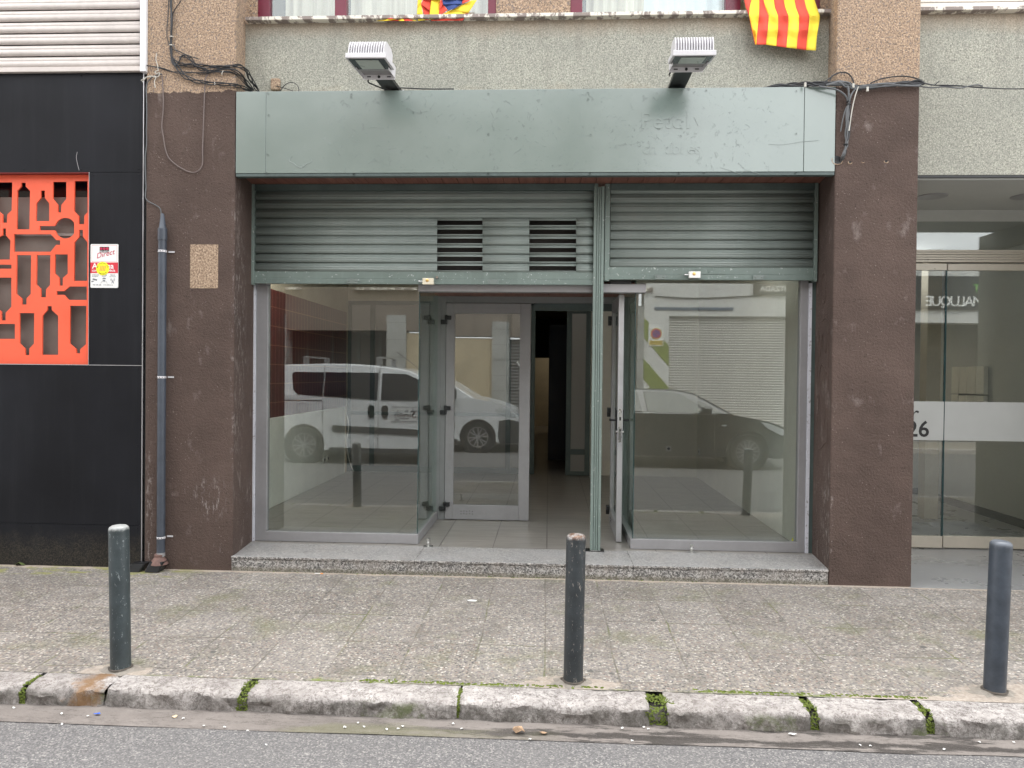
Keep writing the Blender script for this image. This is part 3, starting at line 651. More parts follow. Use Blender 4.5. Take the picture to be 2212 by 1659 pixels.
# ================================================================== ROLLER SHUTTERS
SHY = .47
def shutter(name, u0, u1, vbot, vrail, vtop, slots, label):
    x0, x1 = aty(u0, 500, SHY).x, aty(u1, 500, SHY).x
    zb, zr, zt = aty(u0, vbot, SHY).z, aty(u0, vrail, SHY).z, 3.128
    t = thing(name, ((x0+x1)/2, SHY, zb), label, 'roller shutter', 'half raised roller shutters over the shopfront')
    prof = [(0,.004),(.02,-.003),(.06,-.011),(.14,-.0152),(.36,-.0155),(.68,-.0085),(.80,-.003),(.90,.002),(.93,.010),(1,.010)]
    pitch = .0750; b = MB(); z = zr; i = 0
    while z < zt - .005:
        segs = [(x0, x1, None)]
        sl = [q for q in slots if z < q[2] < z+pitch]
        xs = [x0] + sum(([q[0], q[1]] for q in sl), []) + [x1]
        for k in range(len(xs)-1):
            a, c = xs[k], xs[k+1]; hole = k % 2 == 1
            for j in range(len(prof)-1):
                if hole and 3 <= j <= 4: continue
                z0, z1 = z + prof[j][0]*pitch, z + prof[j+1][0]*pitch
                b.add([(a, SHY+prof[j][1], z0), (c, SHY+prof[j][1], z0), (c, SHY+prof[j+1][1], z1), (a, SHY+prof[j+1][1], z1)], [(0,1,2,3)])
        z += pitch; i += 1
    o = b.build('slat_curtain', M['slat'], t, smooth=True)
    sm = o.modifiers.new('solid', 'SOLIDIFY'); sm.thickness = .002; sm.offset = 1
    b = MB(); b.box(x0-.01, x1+.01, SHY-.006, SHY+.012, zb+.045, zr+.004); b.box(x0-.01, x1+.01, SHY-.028, SHY+.012, zb, zb+.008)
    b.box(x0-.01, x1+.01, SHY-.012, SHY-.006, zb+.008, zb+.045)
    r = b.build('bottom_rail', M['post_green'], t, bevel=.003)
    return t, x0, x1, zb, zr, r
slots = []
for vm in (482, 502, 521.5, 541, 560.8, 580.8):
    for ua, uc in ((944.7, 1042.7), (1143.3, 1244.3)):
        slots.append((aty(ua, vm, SHY).x, aty(uc, vm, SHY).x, aty((ua+uc)/2, vm, SHY).z))
t, x0, x1, zb, zr, rail = shutter('roller_shutter', 553, 1283, 613, 586, 402, slots, 'wide half raised grey-green slatted shutter with two columns of slots')
for u in (763, 1066):
    p = aty(u, 611, SHY); b = MB(); b.box(p.x-.045, p.x+.045, SHY-.032, SHY-.0285, zb+.002, zb+.042)
    for dx in (-.028, .028): b.lathe([(.008,0),(.006,-.004),(0,-.005)], (p.x+dx, SHY-.0325, zb+.024), 'y', 8, 0, False)
    b.build('bracket', M['shutter'], rail, bevel=.002)
p = aty(945, 600, SHY); MB().cyl((p.x, SHY-.03, p.z), .011, .025, 'y', 10).build('bolt', M['steel'], rail)
for slot_side in (0,):
    MB().box(x0-.035, x0-.005, SHY-.03, SHY+.03, zb-.01, 3.128).build('guide_rail', M['post_green'], t, bevel=.002); MB().box(x1+.004, x1+.03, SHY-.025, SHY+.03, zb-.01, 3.128).build('guide_rail', M['post_green'], t, bevel=.002)
MB().box(x0, x1, SHY-.03, SHY+.12, 3.075, 3.127).build('lintel_box', M['green_dark'], t)
t2, y0, y1, zb2, zr2, rail2 = shutter('roller_shutter', 1318, 1756, 604.5, 577, 402, [], 'narrower half raised grey-green shutter over the right shop window')
for u in (1425, 1636):
    p = aty(u, 601, SHY); b = MB(); b.box(p.x-.042, p.x+.042, SHY-.032, SHY-.0285, zb2+.002, zb2+.04)
    for dx in (-.026, .026): b.lathe([(.008,0),(.006,-.004),(0,-.005)], (p.x+dx, SHY-.0325, zb2+.022), 'y', 8, 0, False)
    b.build('bracket', M['shutter'], rail2, bevel=.002)
MB().box(y1+.004, y1+.03, SHY-.03, SHY+.03, zb2-.01, 3.128).build('guide_rail', M['post_green'], t2, bevel=.002); MB().box(y0-.045, y0-.004, SHY-.02, SHY+.03, zb2-.01, 3.128).build('guide_rail', M['post_green'], t2, bevel=.002)
MB().box(y0, y1, SHY-.03, SHY+.12, 3.075, 3.127).build('lintel_box', M['green_dark'], t2)
# cast maker's plate
p0, p1 = aty(1500, 590, SHY), aty(1566, 583, SHY)
b = MB(); b.prism([(p0.x, p1.z-.035), (p0.x, p1.z+.008), (p0.x+.02, p1.z+.016), (p1.x-.03, p1.z+.016), (p1.x-.004, p1.z), (p1.x-.004, p1.z-.035)], SHY-.0065, SHY-.012)
put_text(b, 'JOSE   RIERA', p0.x+.012, SHY-.0125, p1.z-.008, .028, depth=.0015)
b.lathe([(.009,0),(.006,-.004),(.004,-.002)], ((p0.x+p1.x)/2-.01, SHY-.012, p1.z-.02), 'y', 12, 0, False)
b.build('maker_plate', M['post_green'], rail2)
def lock(u, v, mat, label):
    p = aty(u, v, SHY-.03); t = thing('shutter_lock', (p.x, SHY-.03, p.z), label, 'lock')
    MB().box(p.x-.046, p.x+.046, SHY-.068, SHY-.029, p.z-.026, p.z+.026).build('case', mat, t, bevel=.003)
    MB().lathe([(.013,0),(.013,-.004),(.006,-.006)], (p.x-.006, SHY-.068, p.z+.006), 'y', 16).build('cylinder', M['brass'], t)
    b = MB(); b.cyl((p.x-.078, SHY-.05, p.z), .006, .035, 'x', 10); b.cyl((p.x-.08, SHY-.05, p.z), .009, .01, 'x', 10); b.build('bolt', M['steel'], t, smooth=True)
lock(926, 608.5, M['cream_lock'], 'cream security lock on the wide left shutter rail')
lock(1499, 594.5, M['white_lock'], 'white security lock on the right shutter rail')
# centre post
pb = atz(1283, 1186, STZ); b = MB(); px0 = pb.x - .037; px1 = pb.x + .047; PY = SHY-.02
b.box(px0, px0+.022, PY-.028, PY+.03, STZ, 3.1); b.box(px1-.022, px1, PY-.028, PY+.03, STZ, 3.1)
b.box(px0+.022, px1-.022, PY-.010, PY+.03, STZ, 3.1)
for k in (-1, 1): b.tube([(pb.x+.005+k*.009, PY-.02, STZ), (pb.x+.005+k*.009, PY-.02, 3.09)], .0085, 10, smooth=False)
po = thing('shutter_post', (pb.x, PY, STZ), 'slim chipped green steel post between the two shutters', 'post')
b.build('post', M['post_green'], po, bevel=.002)
MB().box(px0-.05, px1+.03, PY-.045, PY+.05, STZ+.001, STZ+.006).build('base_plate', M['black_hw'], po)
MB().box(px0+.0, px1, PY-.045, PY-.04, STZ+.006, STZ+.01).build('edge_strip', M['steel'], po)
# ================================================================== SHOPFRONT GLAZING
sfr = thing('glazed_shopfront', (-.15, SY, STZ), 'grey aluminium shopfront with two big windows around a recessed entrance', 'shopfront')
WX0, WX1 = aty(556, 800, SY).x, aty(742, 0, SY).x
WX1 = aty(1741, 800, SY).x
XL, XR = aty(905, 800, SY).x, aty(1371, 800, SY).x       # outer glass corners of the recess
DY = 1.64                                                 # door plane
gt = 2.98
def win(side):
    wn = bpy.data.objects.new('window', None); COL.objects.link(wn); wn.parent = sfr
    xa, xc = (WX0, XL) if side < 0 else (XR, WX1)
    wn.location = Vector(((xa+xc)/2, SY, STZ)) - wloc(sfr)
    zr0 = STZ+.001; zr1 = STZ+.083; b = MB()
    if side < 0:
        st = aty(580, 800, SY).x; b.box(xa, st, SY-.03, SY+.04, zr0, gt); b.box(st, xc+.012, SY-.03, SY+.04, zr0, zr1)
        b.box(xc-.048, xc+.012, SY+.04, DY-.03, zr0, zr1); gx0, gx1 = st-.01, xc
    else:
        st = aty(1725, 800, SY).x; b.box(st, xc, SY-.03, SY+.04, zr0, gt); b.box(xa-.022, st, SY-.03, SY+.04, zr0, zr1)
        b.box(xa-.022, xa+.038, SY+.04, DY-.03, zr0, zr1); gx0, gx1 = xa, st+.01
    b.build('frame', M['alu'], wn, bevel=.003)
    MB().box(gx0, gx1, SY, SY+.008, zr1-.01, gt).build('front_pane', M['glass'], wn)
    rx = xc if side < 0 else xa
    if side < 0: MB().box(rx-.010, rx-.002, SY+.010, DY-.02, zr1-.01, gt).build('side_pane', M['glass_green'], wn)
    else: MB().box(rx+.002, rx+.010, SY+.010, DY-.02, zr1-.01, gt).build('side_pane', M['glass_green'], wn)
    ex = rx
    MB().box(ex-.0025, ex+.0025, SY-.0015, SY+.010, zr1-.01, gt).build('pane_edge', M['glass_edge'], wn)
    # back post of the recess return
    b = MB(); 
    if side < 0: b.box(rx-.05, rx+.03, DY-.02, DY+.05, STZ, 2.33)
    else: b.box(rx-.03, rx+.05, DY-.02, DY+.05, STZ, 2.33)
    b.build('corner_post', M['alu_shaded'], wn, bevel=.003)
win(-1); win(1)
# white strip and dark joint beside the outer stiles
MB().box(WX0-.03, WX0-.002, SY-.045, SY+.03, STZ+.001, 2.31).build('white_strip', M['white_chip'], sfr)
MB().box(WX1+.002, WX1+.026, SY-.045, SY+.03, STZ+.001, 2.33).build('white_strip', M['white_chip'], sfr)
MB().box(WX0-.12, WX0-.032, SY-.05, SY+.2, STZ, 3.1).build('dark_jamb', M['green_dark'], sfr); MB().box(WX1+.028, WX1+.12, SY-.04, SY+.2, STZ, 3.1).build('dark_jamb', M['green_dark'], sfr)
# header of the entrance
hx0, hx1 = aty(905, 625, SY-.04).x - .005, aty(1395, 625, SY-.04).x
b = MB(); hz0, hz1 = 2.246, 2.315
b.hexa([(hx0,SY-.05,hz0),(hx1,SY-.05,hz0),(hx1,SY-.002,hz0),(hx0,SY-.002,hz0),(hx0,SY-.05,hz1),(hx1,SY-.05,hz1),(hx1,SY-.002,hz1),(hx0,SY-.002,hz1)])
b.box(hx0, hx1, SY+.01, SY+.05, hz0, hz1)
b.build('header', M['alu'], sfr, bevel=.002)
b = MB(); b.box(px1+.06, hx1-.12, SY-.048, SY-.02, hz1+.004, hz1+.05); b.build('header_gap', M['black_hw'], sfr)
b = MB(); x = XL
while x < XR: b.box(x, min(x+.118, XR), SY+.05, DY-.02, 2.325, 2.34); x += .121
b.build('entrance_ceiling', M['planks'], sfr)
MB().box(XL, XR, SY+.05, DY+.06, 2.345, 2.36).build('ceiling_board', M['dark_int'], sfr)
# door frame + transom
DX0, DX1 = aty(963, 900, DY).x, .612
b = MB(); b.box(XL+.03, DX0-.004, DY-.02, DY+.05, STZ, 2.33); b.box(DX1+.022, XR-.03, DY-.02, DY+.05, STZ, 2.33)
b.box(DX0-.004, DX1+.022, DY-.02, DY+.05, 2.262, 2.33); b.build('door_frame', M['alu_shaded'], sfr, bevel=.002)
MB().box(DX0+.86, DX1, DY+.0, DY+.045, 2.19, 2.26).build('door_closer_rail', M['green_dark'], sfr)
def leaf(par, w=.833, h=2.135):
    """door leaf in local coords: hinge edge at x=0, leaf along +x, outer face towards -y"""
    o = wloc(par); b = MB(); T = .045; st = .078
    pts = []
    b.box(0, st, -T/2, T/2, 0, h); b.box(w-.1, w, -T/2, T/2, 0, h); b.box(st+.001, w-.101, -T/2, T/2, 0, .145); b.box(st+.001, w-.101, -T/2, T/2, h-.1, h)
    b.box(st, w-.1, -T/2+.012, T/2-.012, .14, h-.095)if False else None
    b.box(st-.002, st+.006, -T/2+.004, T/2-.004, .145, h-.1); b.box(w-.106, w-.098, -T/2+.004, T/2-.004, .145, h-.1)
    b.v = [(x+o.x, y+o.y, z+o.z) for x, y, z in b.v]; b.build('leaf_frame', M['alu'], par, bevel=.0025)
    b = MB(); b.box(st-.01, w-.09, -.004, .004, .14, h-.095); b.v = [(x+o.x, y+o.y, z+o.z) for x, y, z in b.v]; b.build('pane', M['glass'], par)
    for z in (.13, 1.08, 1.97):
        b = MB(); b.box(-.052, -.004, -T/2-.03, -T/2-.001, z-.045, z); b.box(-.012, .012, -T/2-.034, -T/2-.001, z-.045, z+.045); b.box(.0, .052, -T/2-.03, -T/2-.001, z, z+.04)
        b.v = [(x+o.x, y+o.y, z+o.z) for x, y, z in b.v]; b.build('hinge', M['black_hw'], par, bevel=.004)
    b = MB()
    for k in range(5):
        for j in range(2): b.lathe([(.0042,0),(.0042,.002)], (.165+k*.028, -T/2-.0022, .055+j*.026+.003*(k%2)), 'y', 8)
    b.v = [(x+o.x, y+o.y, z+o.z) for x, y, z in b.v]; b.build('vent_holes', M['black'], par)
def door(name, loc, rot, label, handle):
    d = bpy.data.objects.new(name, None); COL.objects.link(d); d.location = loc; tag(d, label, 'door'); leaf(d)
    if handle:
        o = wloc(d); w = .833
        for sgn in (-1, 1):
            b = MB(); b.box(w-.072, w-.03, sgn*.0235, sgn*.034, .93, 1.14); b.cyl((w-.05, sgn*.034 if sgn > 0 else -.075, 1.05), .010, .041, 'y', 12)
            b.tube([(w-.05, sgn*.07, 1.05), (w-.085, sgn*.076, 1.05), (w-.16, sgn*.076, 1.047), (w-.175, sgn*.07, 1.04)], .010, 10)
            b.v = [(x+o.x, y+o.y, z+o.z) for x, y, z in b.v]; b.build('handle', M['black_hw'], d, smooth=True)
        b = MB(); b.box(w, w+.002, -.0225, .0225, .002, 2.133); b.v = [(x+o.x, y+o.y, z+o.z) for x, y, z in b.v]; b.build('edge_channel', M['alu_bright'], d)
        b = MB(); b.box(w+.002, w+.006, -.013, .013, .86, 1.15); b.v = [(x+o.x, y+o.y, z+o.z) for x, y, z in b.v]; lp = b.build('lock_plate', M['steel'], d)
        b = MB(); b.box(w+.006, w+.0068, -.007, .007, 1.05, 1.08); b.box(w+.006, w+.0068, -.006, .006, .955, .975); b.v = [(x+o.x, y+o.y, z+o.z) for x, y, z in b.v]; b.build('latch_hole', M['black'], lp)
        b = MB(); 
        for sgn in (-1, 1): b.cyl((w-.03, sgn*.0225 if sgn > 0 else -.034, .95), .012, .012, 'y', 14)
        b.v = [(x+o.x, y+o.y, z+o.z) for x, y, z in b.v]; b.build('key_cylinder', M['steel'], d)
    d.rotation_euler = (0, 0, rot)
    return d
door('door', (DX0, DY-.005, STZ+.006), 0, 'closed grey aluminium glass door left of the dark gap', False)
door('door', (DX1+.016, DY-.045, STZ+.006), R(-90.6), 'open glass door leaf seen edge-on with black lever handles', True)
# door stops on the step
def stop(u, v, label):
    p = atz(u, v, STZ); t = thing('door_stop', p, label, 'door stop')
    b = MB(); b.lathe([(.042,0),(.042,.002),(.014,.003),(.014,.01),(.009,.013),(.009,.02),(.014,.024),(.014,.034),(.009,.04),(.009,.046),(.015,.05),(.015,.062),(.010,.066)], p, 'z', 20); b.build('stud', M['steel'], t, smooth=True)
stop(925, 1180, 'small steel floor stud on the step near the entrance corner')
stop(1494, 1193, 'small steel floor stud on the step before the right window')
MB().add([(WX1-.10, SY+.06, STZ+.002),(WX1-.07, SY+.06, STZ+.002),(WX1-.05, SY+.07, STZ+.06),(WX1-.08, SY+.07, STZ+.05),(WX1-.06,SY+.09,STZ+.10)], [(0,1,2,3),(2,3,4)]).build('plastic_scrap', M['yellow'], None, solid=.003)
tag(bpy.data.objects['plastic_scrap'], 'yellow plastic scrap in the corner behind the right window', 'scrap')
# ================================================================== SHOP INTERIOR
b = MB(); b.box(-3.05, -2.95, .60, 5.0, 1.07, 2.44); w = b.build('tiled_wall', M['red_tile'], None); struct(w)
b = MB(); b.box(-3.05, -2.93, .60, 4.9, STZ, 1.07); struct(b.build('wall_dado', M['plaster_white'], None, bevel=.004))
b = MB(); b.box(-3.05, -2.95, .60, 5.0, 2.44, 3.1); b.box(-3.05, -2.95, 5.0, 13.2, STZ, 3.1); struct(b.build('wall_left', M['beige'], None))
b = MB(); b.box(2.14, 2.25, SY+.06, 5.2, STZ, 3.1); struct(b.build('wall_right', M['plaster'], None))
b = MB(); b.box(.60, 2.14, 5.1, 5.2, STZ, 3.1); b.box(2.2, 2.3, 5.2, 13.2, STZ, 3.1); struct(b.build('wall_back', M['plaster'], None))
b = MB(); b.box(-3.05, 2.3, SY+.03, 13.2, 3.0, 3.1); struct(b.build('ceiling', M['beige'], None))
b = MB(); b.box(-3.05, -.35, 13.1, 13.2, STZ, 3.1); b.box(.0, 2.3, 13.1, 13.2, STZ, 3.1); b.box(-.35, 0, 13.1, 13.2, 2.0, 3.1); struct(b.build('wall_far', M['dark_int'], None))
b = MB(); b.box(-1.2, 1.2, 15.5, 15.6, STZ, 2.8); b.box(-1.3, -1.2, 13.2, 15.6, STZ, 2.8); b.box(1.2, 1.3, 13.2, 15.6, STZ, 2.8); b.box(-1.3, 1.3, 13.2, 15.6, 2.8, 2.9); struct(b.build('wall_of_back_room', M['beige'], None))
MB().box(-3.0, 2.2, 9.5, 15.6, 0, STZ-.001).build('floor_back', M['floor_tile'], None)['kind'] = 'structure'
pt = thing('partition_screen', (-1.2, 5.1, STZ), 'dark framed ribbed plastic partition screen deep inside the shop', 'partition')
b = MB()
for a, c in ((-2.95,-2.9),(-2.62,-2.55),(-1.62,-1.55),(-.62,-.55),(-.26,-.20)): b.box(a, c, 5.08, 5.14, STZ, 2.60)
b.box(-2.95, .27, 5.08, 5.14, 2.56, 2.62); b.box(-2.9, -.26, 5.085, 5.135, .95, 1.0) ; b.box(-2.9, -.26, 5.085, 5.135, STZ, STZ+.09)
b.build('frame', M['green_dark'], pt, bevel=.003)
b = MB(); b.box(-2.9, -.26, 5.1, 5.115, STZ+.05, 2.56); b.build('ribbed_panel', M['poly'], pt)
MB().box(-2.95, .6, 5.09, 5.13, 2.62, 3.0).build('infill_board', M['beige'], pt)
pl = bpy.data.objects.new('panel_door', None); COL.objects.link(pl); pl.parent = pt; pl.location = Vector((.27, 5.1, STZ)) - wloc(pt)
b = MB(); b.box(.255,.325,5.05,5.1,STZ,2.56); b.box(.53,.60,5.05,5.1,STZ,2.56); b.box(.325,.53,5.05,5.1,2.45,2.56); b.box(.325,.53,5.05,5.1,STZ,STZ+.06); b.box(.325,.53,5.05,5.1,STZ+.30,STZ+.38)
b.build('frame', M['green_dark'], pl, bevel=.003); MB().box(.32,.535,5.065,5.08,STZ+.05,2.46).build('ribbed_panel', M['poly'], pl)
b = MB(); b.box(0.0, .62, 7.0, 9.0, STZ, 2.42)
cb = b.build('cupboard', M['navy'], None); tag(cb, 'tall dark navy cupboard standing behind the open partition', 'cupboard')
b = MB(); b.box(-2.96, -2.9, 4.88, 4.93, STZ, 1.75-.55)
def socket(x, y, z, ax, label):
    b = MB()
    if ax == 'y': b.box(x-.04, x+.04, y-.012, y, z-.04, z+.04)
    else: b.box(min(x, x+ax*.012), max(x, x+ax*.012), y-.04, y+.04, z-.04, z+.04)
    t = thing('wall_socket', (x, y, z), label, 'socket'); b.build('plate', M['white'], t, bevel=.003)
    b = MB()
    if ax == 'y': b.lathe([(.019,0),(.019,-.002)], (x, y-.0122, z), 'y', 14)
    else: b.lathe([(.019,0),(.019,ax*.002)], (x+ax*.0122, y, z), 'x', 14)
    b.build('recess', M['greyink'], t)
p = aty(1444, 969, 5.1); socket(p.x, 5.1, p.z, 'y', 'white socket on the cream back wall behind the right window')
socket(2.14, 4.9, .50, -1, 'white socket near the corner of the right side wall')
socket(-2.93, 3.9, .42, 1, 'white double socket on the white dado behind the left window')
socket(-2.93, 4.05, .42, 1, 'open socket box with wires on the white dado')
b = MB(); b.tube([(-2.92, 4.93, 1.0), (-2.89, 4.95, .8), (-2.91, 4.93, .55), (-2.88, 4.95, .3), (-2.8, 4.9, .13)], .006, 6)
o = b.build('loose_wire', M['cable_white'], None, smooth=True); tag(o, 'loose pale wire hanging at the end of the white dado', 'wire')
for k, (u, v, y) in enumerate(((1160, 690, 9.0),)):
    pass
lampdefs = [(-2.2, 1.8, 2.99, 'small lit ceiling spot added to brighten the left window room'), (-.62, 9.2, 2.99, 'small lit ceiling spot glowing left of the dark passage'), (-1.15, 7.0, 2.99, 'small lit ceiling spot seen through the closed door'), (1.6, 1.9, 2.99, 'small lit ceiling spot added to brighten the right window room')]  # both window room spots are added fixtures, paired with the fill lights
for x, y, z, lb in lampdefs:
    t = thing('ceiling_spot', (x, y, z), lb, 'lamp'); MB().lathe([(.05,0),(.05,-.012),(.035,-.014)], (x, y, z), 'z', 16).build('ring', M['white_paint'], t)
    MB().lathe([(.03,-.015),(.03,-.018),(.012,-.03)], (x, y, z), 'z', 12).build('bulb', M['bulb'], t)
L = bpy.data.lights.new('back_room_lamp', 'POINT'); L.energy = 3; L.color = (1, .9, .72); L.shadow_soft_size = .08
lo = bpy.data.objects.new('back_room_lamp', L); COL.objects.link(lo); lo.location = (.6, 14.4, 2.5)

for nm, x, y, z, e in (('left_room_fill', -2.3, 1.6, 2.85, 11), ('right_room_fill', 1.8, 1.4, 2.85, 1.6)):  # fill lights added to brighten the two window rooms
    L = bpy.data.lights.new(nm, 'POINT'); L.energy = e; L.color = (1, .98, .93); L.shadow_soft_size = .12
    lo = bpy.data.objects.new(nm, L); COL.objects.link(lo); lo.location = (x, y, z)

struct(MB().box(-2.95, 2.13, .72, .75, 2.40, 3.0).build('dark_slot_backing', M['dark_int'], None))  # dark board added behind the shutters so their slots look dark
# ================================================================== LEFT NEIGHBOUR: black clad bar front
lb = thing('bar_front', (-5.4, .2, 0), 'black clad bar front with orange bottle lattice and white roller blind', 'building')
Y0 = .012
LX = PLX0 - .006
zt = aty(200, 155, 0).z; zs1 = aty(250, 371, 0).z; zs2 = aty(150, 788, 0).z; zs3 = aty(200, 1134, 0).z
xo = aty(190.5, 580, 0).x
def panel(x0, x1, z0, z1, par=lb, y=Y0):
    b = MB(); b.box(x0+.0015, x1-.0015, y, y+.012, z0+.0015, z1-.0015)
    n = max(2, int((x1-x0)/.42)+1)
    xs = [x0+.03 + (x1-x0-.06)*k/(n-1) for k in range(n)]; m = max(2, int((z1-z0)/.55)+1)
    for zz in [z0+.025 + (z1-z0-.05)*k/(m-1) for k in range(m)]:
        for xx in ([xs[0], xs[-1]] if 0 < (zz-z0-.025) < (z1-z0-.06) else xs): b.lathe([(.0065,0),(.005,-.003),(0,-.004)], (xx, y, zz), 'y', 8, 0, False)
    return b.build('cladding_panel', M['cladding'], par)
panel(-7.6, -5.6, zs1, zt); panel(-5.6, LX-.03, zs1, zt); panel(xo, LX-.03, zs2, zs1); panel(-7.6, -5.0, zs3, zs2); panel(-5.0, LX-.03, zs3, zs2); panel(-7.6, LX-.03, .0, zs3)
MB().box(-7.6, LX-.02, Y0+.013, Y0+.05, zs3*0, zs2).build('backing_board', M['cladding'], lb)
b = MB(); b.box(-7.6, LX-.02, Y0+.013, Y0+.05, zs1, zt); b.box(xo+.001, LX-.02, Y0+.013, Y0+.05, zs2, zs1); b.build('backing_board', M['cladding'], lb)
b = MB(); b.box(LX-.026, LX-.020, Y0-.002, Y0+.03, 0, zt); b.build('edge_strip', M['alu_bright'], lb)
MB().box(LX-.018, LX, Y0+.02, .3, 0, 6.3).build('side_gap', M['black_hw'], lb)
b = MB(); b.box(xo-.004, xo-.001, Y0-.002, Y0+.06, zs2, zs1); b.box(-7.6, LX-.02, Y0-.003, Y0+.003, zs2-.002, zs2+.002); b.build('trim', M['alu_bright'], lb)
# reveal
b = MB(); b.tube([(aty(u, v, Y0).x, Y0-.0005, aty(u, v, Y0).z) for u, v in ((167,328),(165,340),(167,352),(171,368))], .0018, 4); b.build('scratch', M['greyink'] if False else M['alu'], lb)
MB().box(-7.6, xo-.004, Y0+.002, .12, zs1-.006, zs1+.01).build('reveal', M['redreveal'], lb)
# lattice with bottle cut-outs (outline in photo px / 1.8228, mapped onto its plane)
def z4(l): return [(.3255*x, 640+.3255*y) for x, y in l]
def z4b(l): return [(.6076*x, 1008+.6076*y) for x, y in l]
holes = [z4(q) for q in [
 [(-80,240),(155,240),(148,580),(95,630),(90,730),(38,730),(38,630),(-80,540)],
 [(265,245),(317,245),(317,292),(370,345),(362,810),(208,810),(215,345),(262,292)],
 [(500,340),(548,340),(548,430),(602,497),(602,710),(440,710),(445,497),(500,430)],
 [(648,235),(808,235),(808,442),(748,515),(744,605),(705,605),(705,515),(645,440)],
 [(908,225),(1064,225),(1064,603),(1025,645),(1022,747),(960,747),(958,650),(903,590)],
 [(175,868),(622,868),(685,940),(733,940),(733,997),(685,997),(618,1080),(175,1080)],
 [(38,798),(78,798),(78,880),(132,945),(125,1175),(-90,1175),(-90,945),(38,880)],
 [(963,815),(1008,815),(1010,900),(1062,965),(1060,1432),(900,1432),(905,970),(962,900)],
 [(-90,1235),(145,1235),(145,1285),(-90,1285)],
 [(208,1120),(383,1120),(378,1590),(327,1645),(327,1718),(270,1718),(270,1645),(203,1590)],
 [(450,1120),(615,1120),(612,1480),(563,1535),(561,1630),(500,1630),(498,1530),(445,1475)],
 [(670,1112),(825,1112),(825,1345),(767,1395),(765,1490),(725,1490),(722,1395),(668,1340)]]]
holes += [z4b(q) for q in [
 [(370,228),(418,228),(455,198),(565,198),(565,285),(447,285),(418,252),(370,252)],
 [(-50,140),(77,140),(77,330),(40,368),(40,418),(12,418),(12,360),(-50,320)],
 [(-60,440),(100,440),(100,537),(-60,537)],
 [(130,370),(225,370),(223,568),(193,600),(193,642),(167,642),(165,600),(131,568)],
 [(310,325),(338,325),(338,350),(380,388),(380,640),(276,640),(278,388),(310,350)],
 [(457,323),(562,323),(560,572),(522,605),(522,630),(498,630),(497,603),(456,568)]]]
cx, cy, rr = 795, 795, 125
circ = [(min(903, cx+rr*math.cos(a)), cy+rr*math.sin(a)) for a in [R(-165+k*12) for k in range(28)]]
holes.append(z4([(485,768)] + [(668,768)] + circ[1:-1] + [(670,822), (485,822)]))
OY = .075
outer_x0 = -6.4; zo0, zo1 = zs2+.004, zs1-.006
loops = [[(outer_x0, zo0), (xo-.006, zo0), (xo-.006, zo1), (outer_x0, zo1)]]
base = []
for h in holes:
    pts = [aty(u/1.82278, v/1.82278, OY) for u, v in h]; base.append([(p.x, p.z) for p in pts])
loops += base
for h in base:   # the lattice goes on beyond the picture's edge
    for sh in (.86, 1.72):
        q = [(x-sh, z) for x, z in h]
        if max(x for x, z in q) < -4.52 and min(x for x, z in q) > outer_x0+.03: loops.append(q)
vs, fs = curve_mesh(loops, .006)
lat = thing('bottle_lattice', (-4.2, OY, zo0), 'bright orange lattice panel with bottle shaped cut-outs', 'lattice panel')
MB().add([(x, OY+z, y) for x, y, z in vs], fs).build('lattice', M['orange'], lat)
b = MB(); b.box(outer_x0, xo-.006, OY+.06, OY+.065, zo0, aty(100, 640/1.8228+.3255*420/1.8228, OY+.06).z); b.build('perforated_sheet', M['mesh'], lat)
zr_ = aty(100, (640+.3255*875)/1.8228, OY+.055).z
b = MB(); b.box(outer_x0, xo-.006, OY+.05, OY+.059, zr_-.012, zr_+.012); b.build('cross_rail', M['rail_brown'], lat, bevel=.004)
MB().box(outer_x0, xo-.006, OY+.14, OY+.15, zo0, zo1+.05).build('window_glass', M['dark_glass'], lat)
MB().box(-7.6, outer_x0-.001, Y0+.001, Y0+.05, zs2, zs1).build('cladding_panel', M['cladding'], lb)
MB().box(xo-.0055, xo-.002, Y0+.02, .2, zs2, zs1).build('reveal', M['orange'], lb)
# roller blind above
bl = thing('roller_blind', (-5.3, 0, zt), 'closed off-white slatted blind with white frame above the black cladding', 'blind')
XB1 = aty(306, 100, 0).x; b = MB(); pitch = .0905; z = zt + .035; prof = [(0,.0),(.05,-.012),(.5,-.016),(.84,-.008),(.90,.016),(1,.016)]
while z < 6.1:
    for j in range(5): b.add([(-7.6, prof[j][1], z+prof[j][0]*pitch), (XB1, prof[j][1], z+prof[j][0]*pitch), (XB1, prof[j+1][1], z+prof[j+1][0]*pitch), (-7.6, prof[j+1][1], z+prof[j+1][0]*pitch)], [(0,1,2,3)])
    z += pitch
o = b.build('slats', M['blind_white'], bl, smooth=True, solid=.002)
MB().box(-7.6, XB1, -.02, .02, zt-.004, zt+.033).build('bottom_slat', M['blind_white'], bl, bevel=.004)
MB().box(XB1+.002, LX+.012, -.03, .04, zt-.012, 6.4).build('side_frame', M['blind_frame'], bl, bevel=.004)
MB().box(-7.6, LX-.02, .04, .3, zt, 6.3).build('upper_wall', M['dark_int'], lb)
MB().box(-14, -7.6, 0, .3, -.1, 6.3).build('side_wall', M['stucco'], lb)
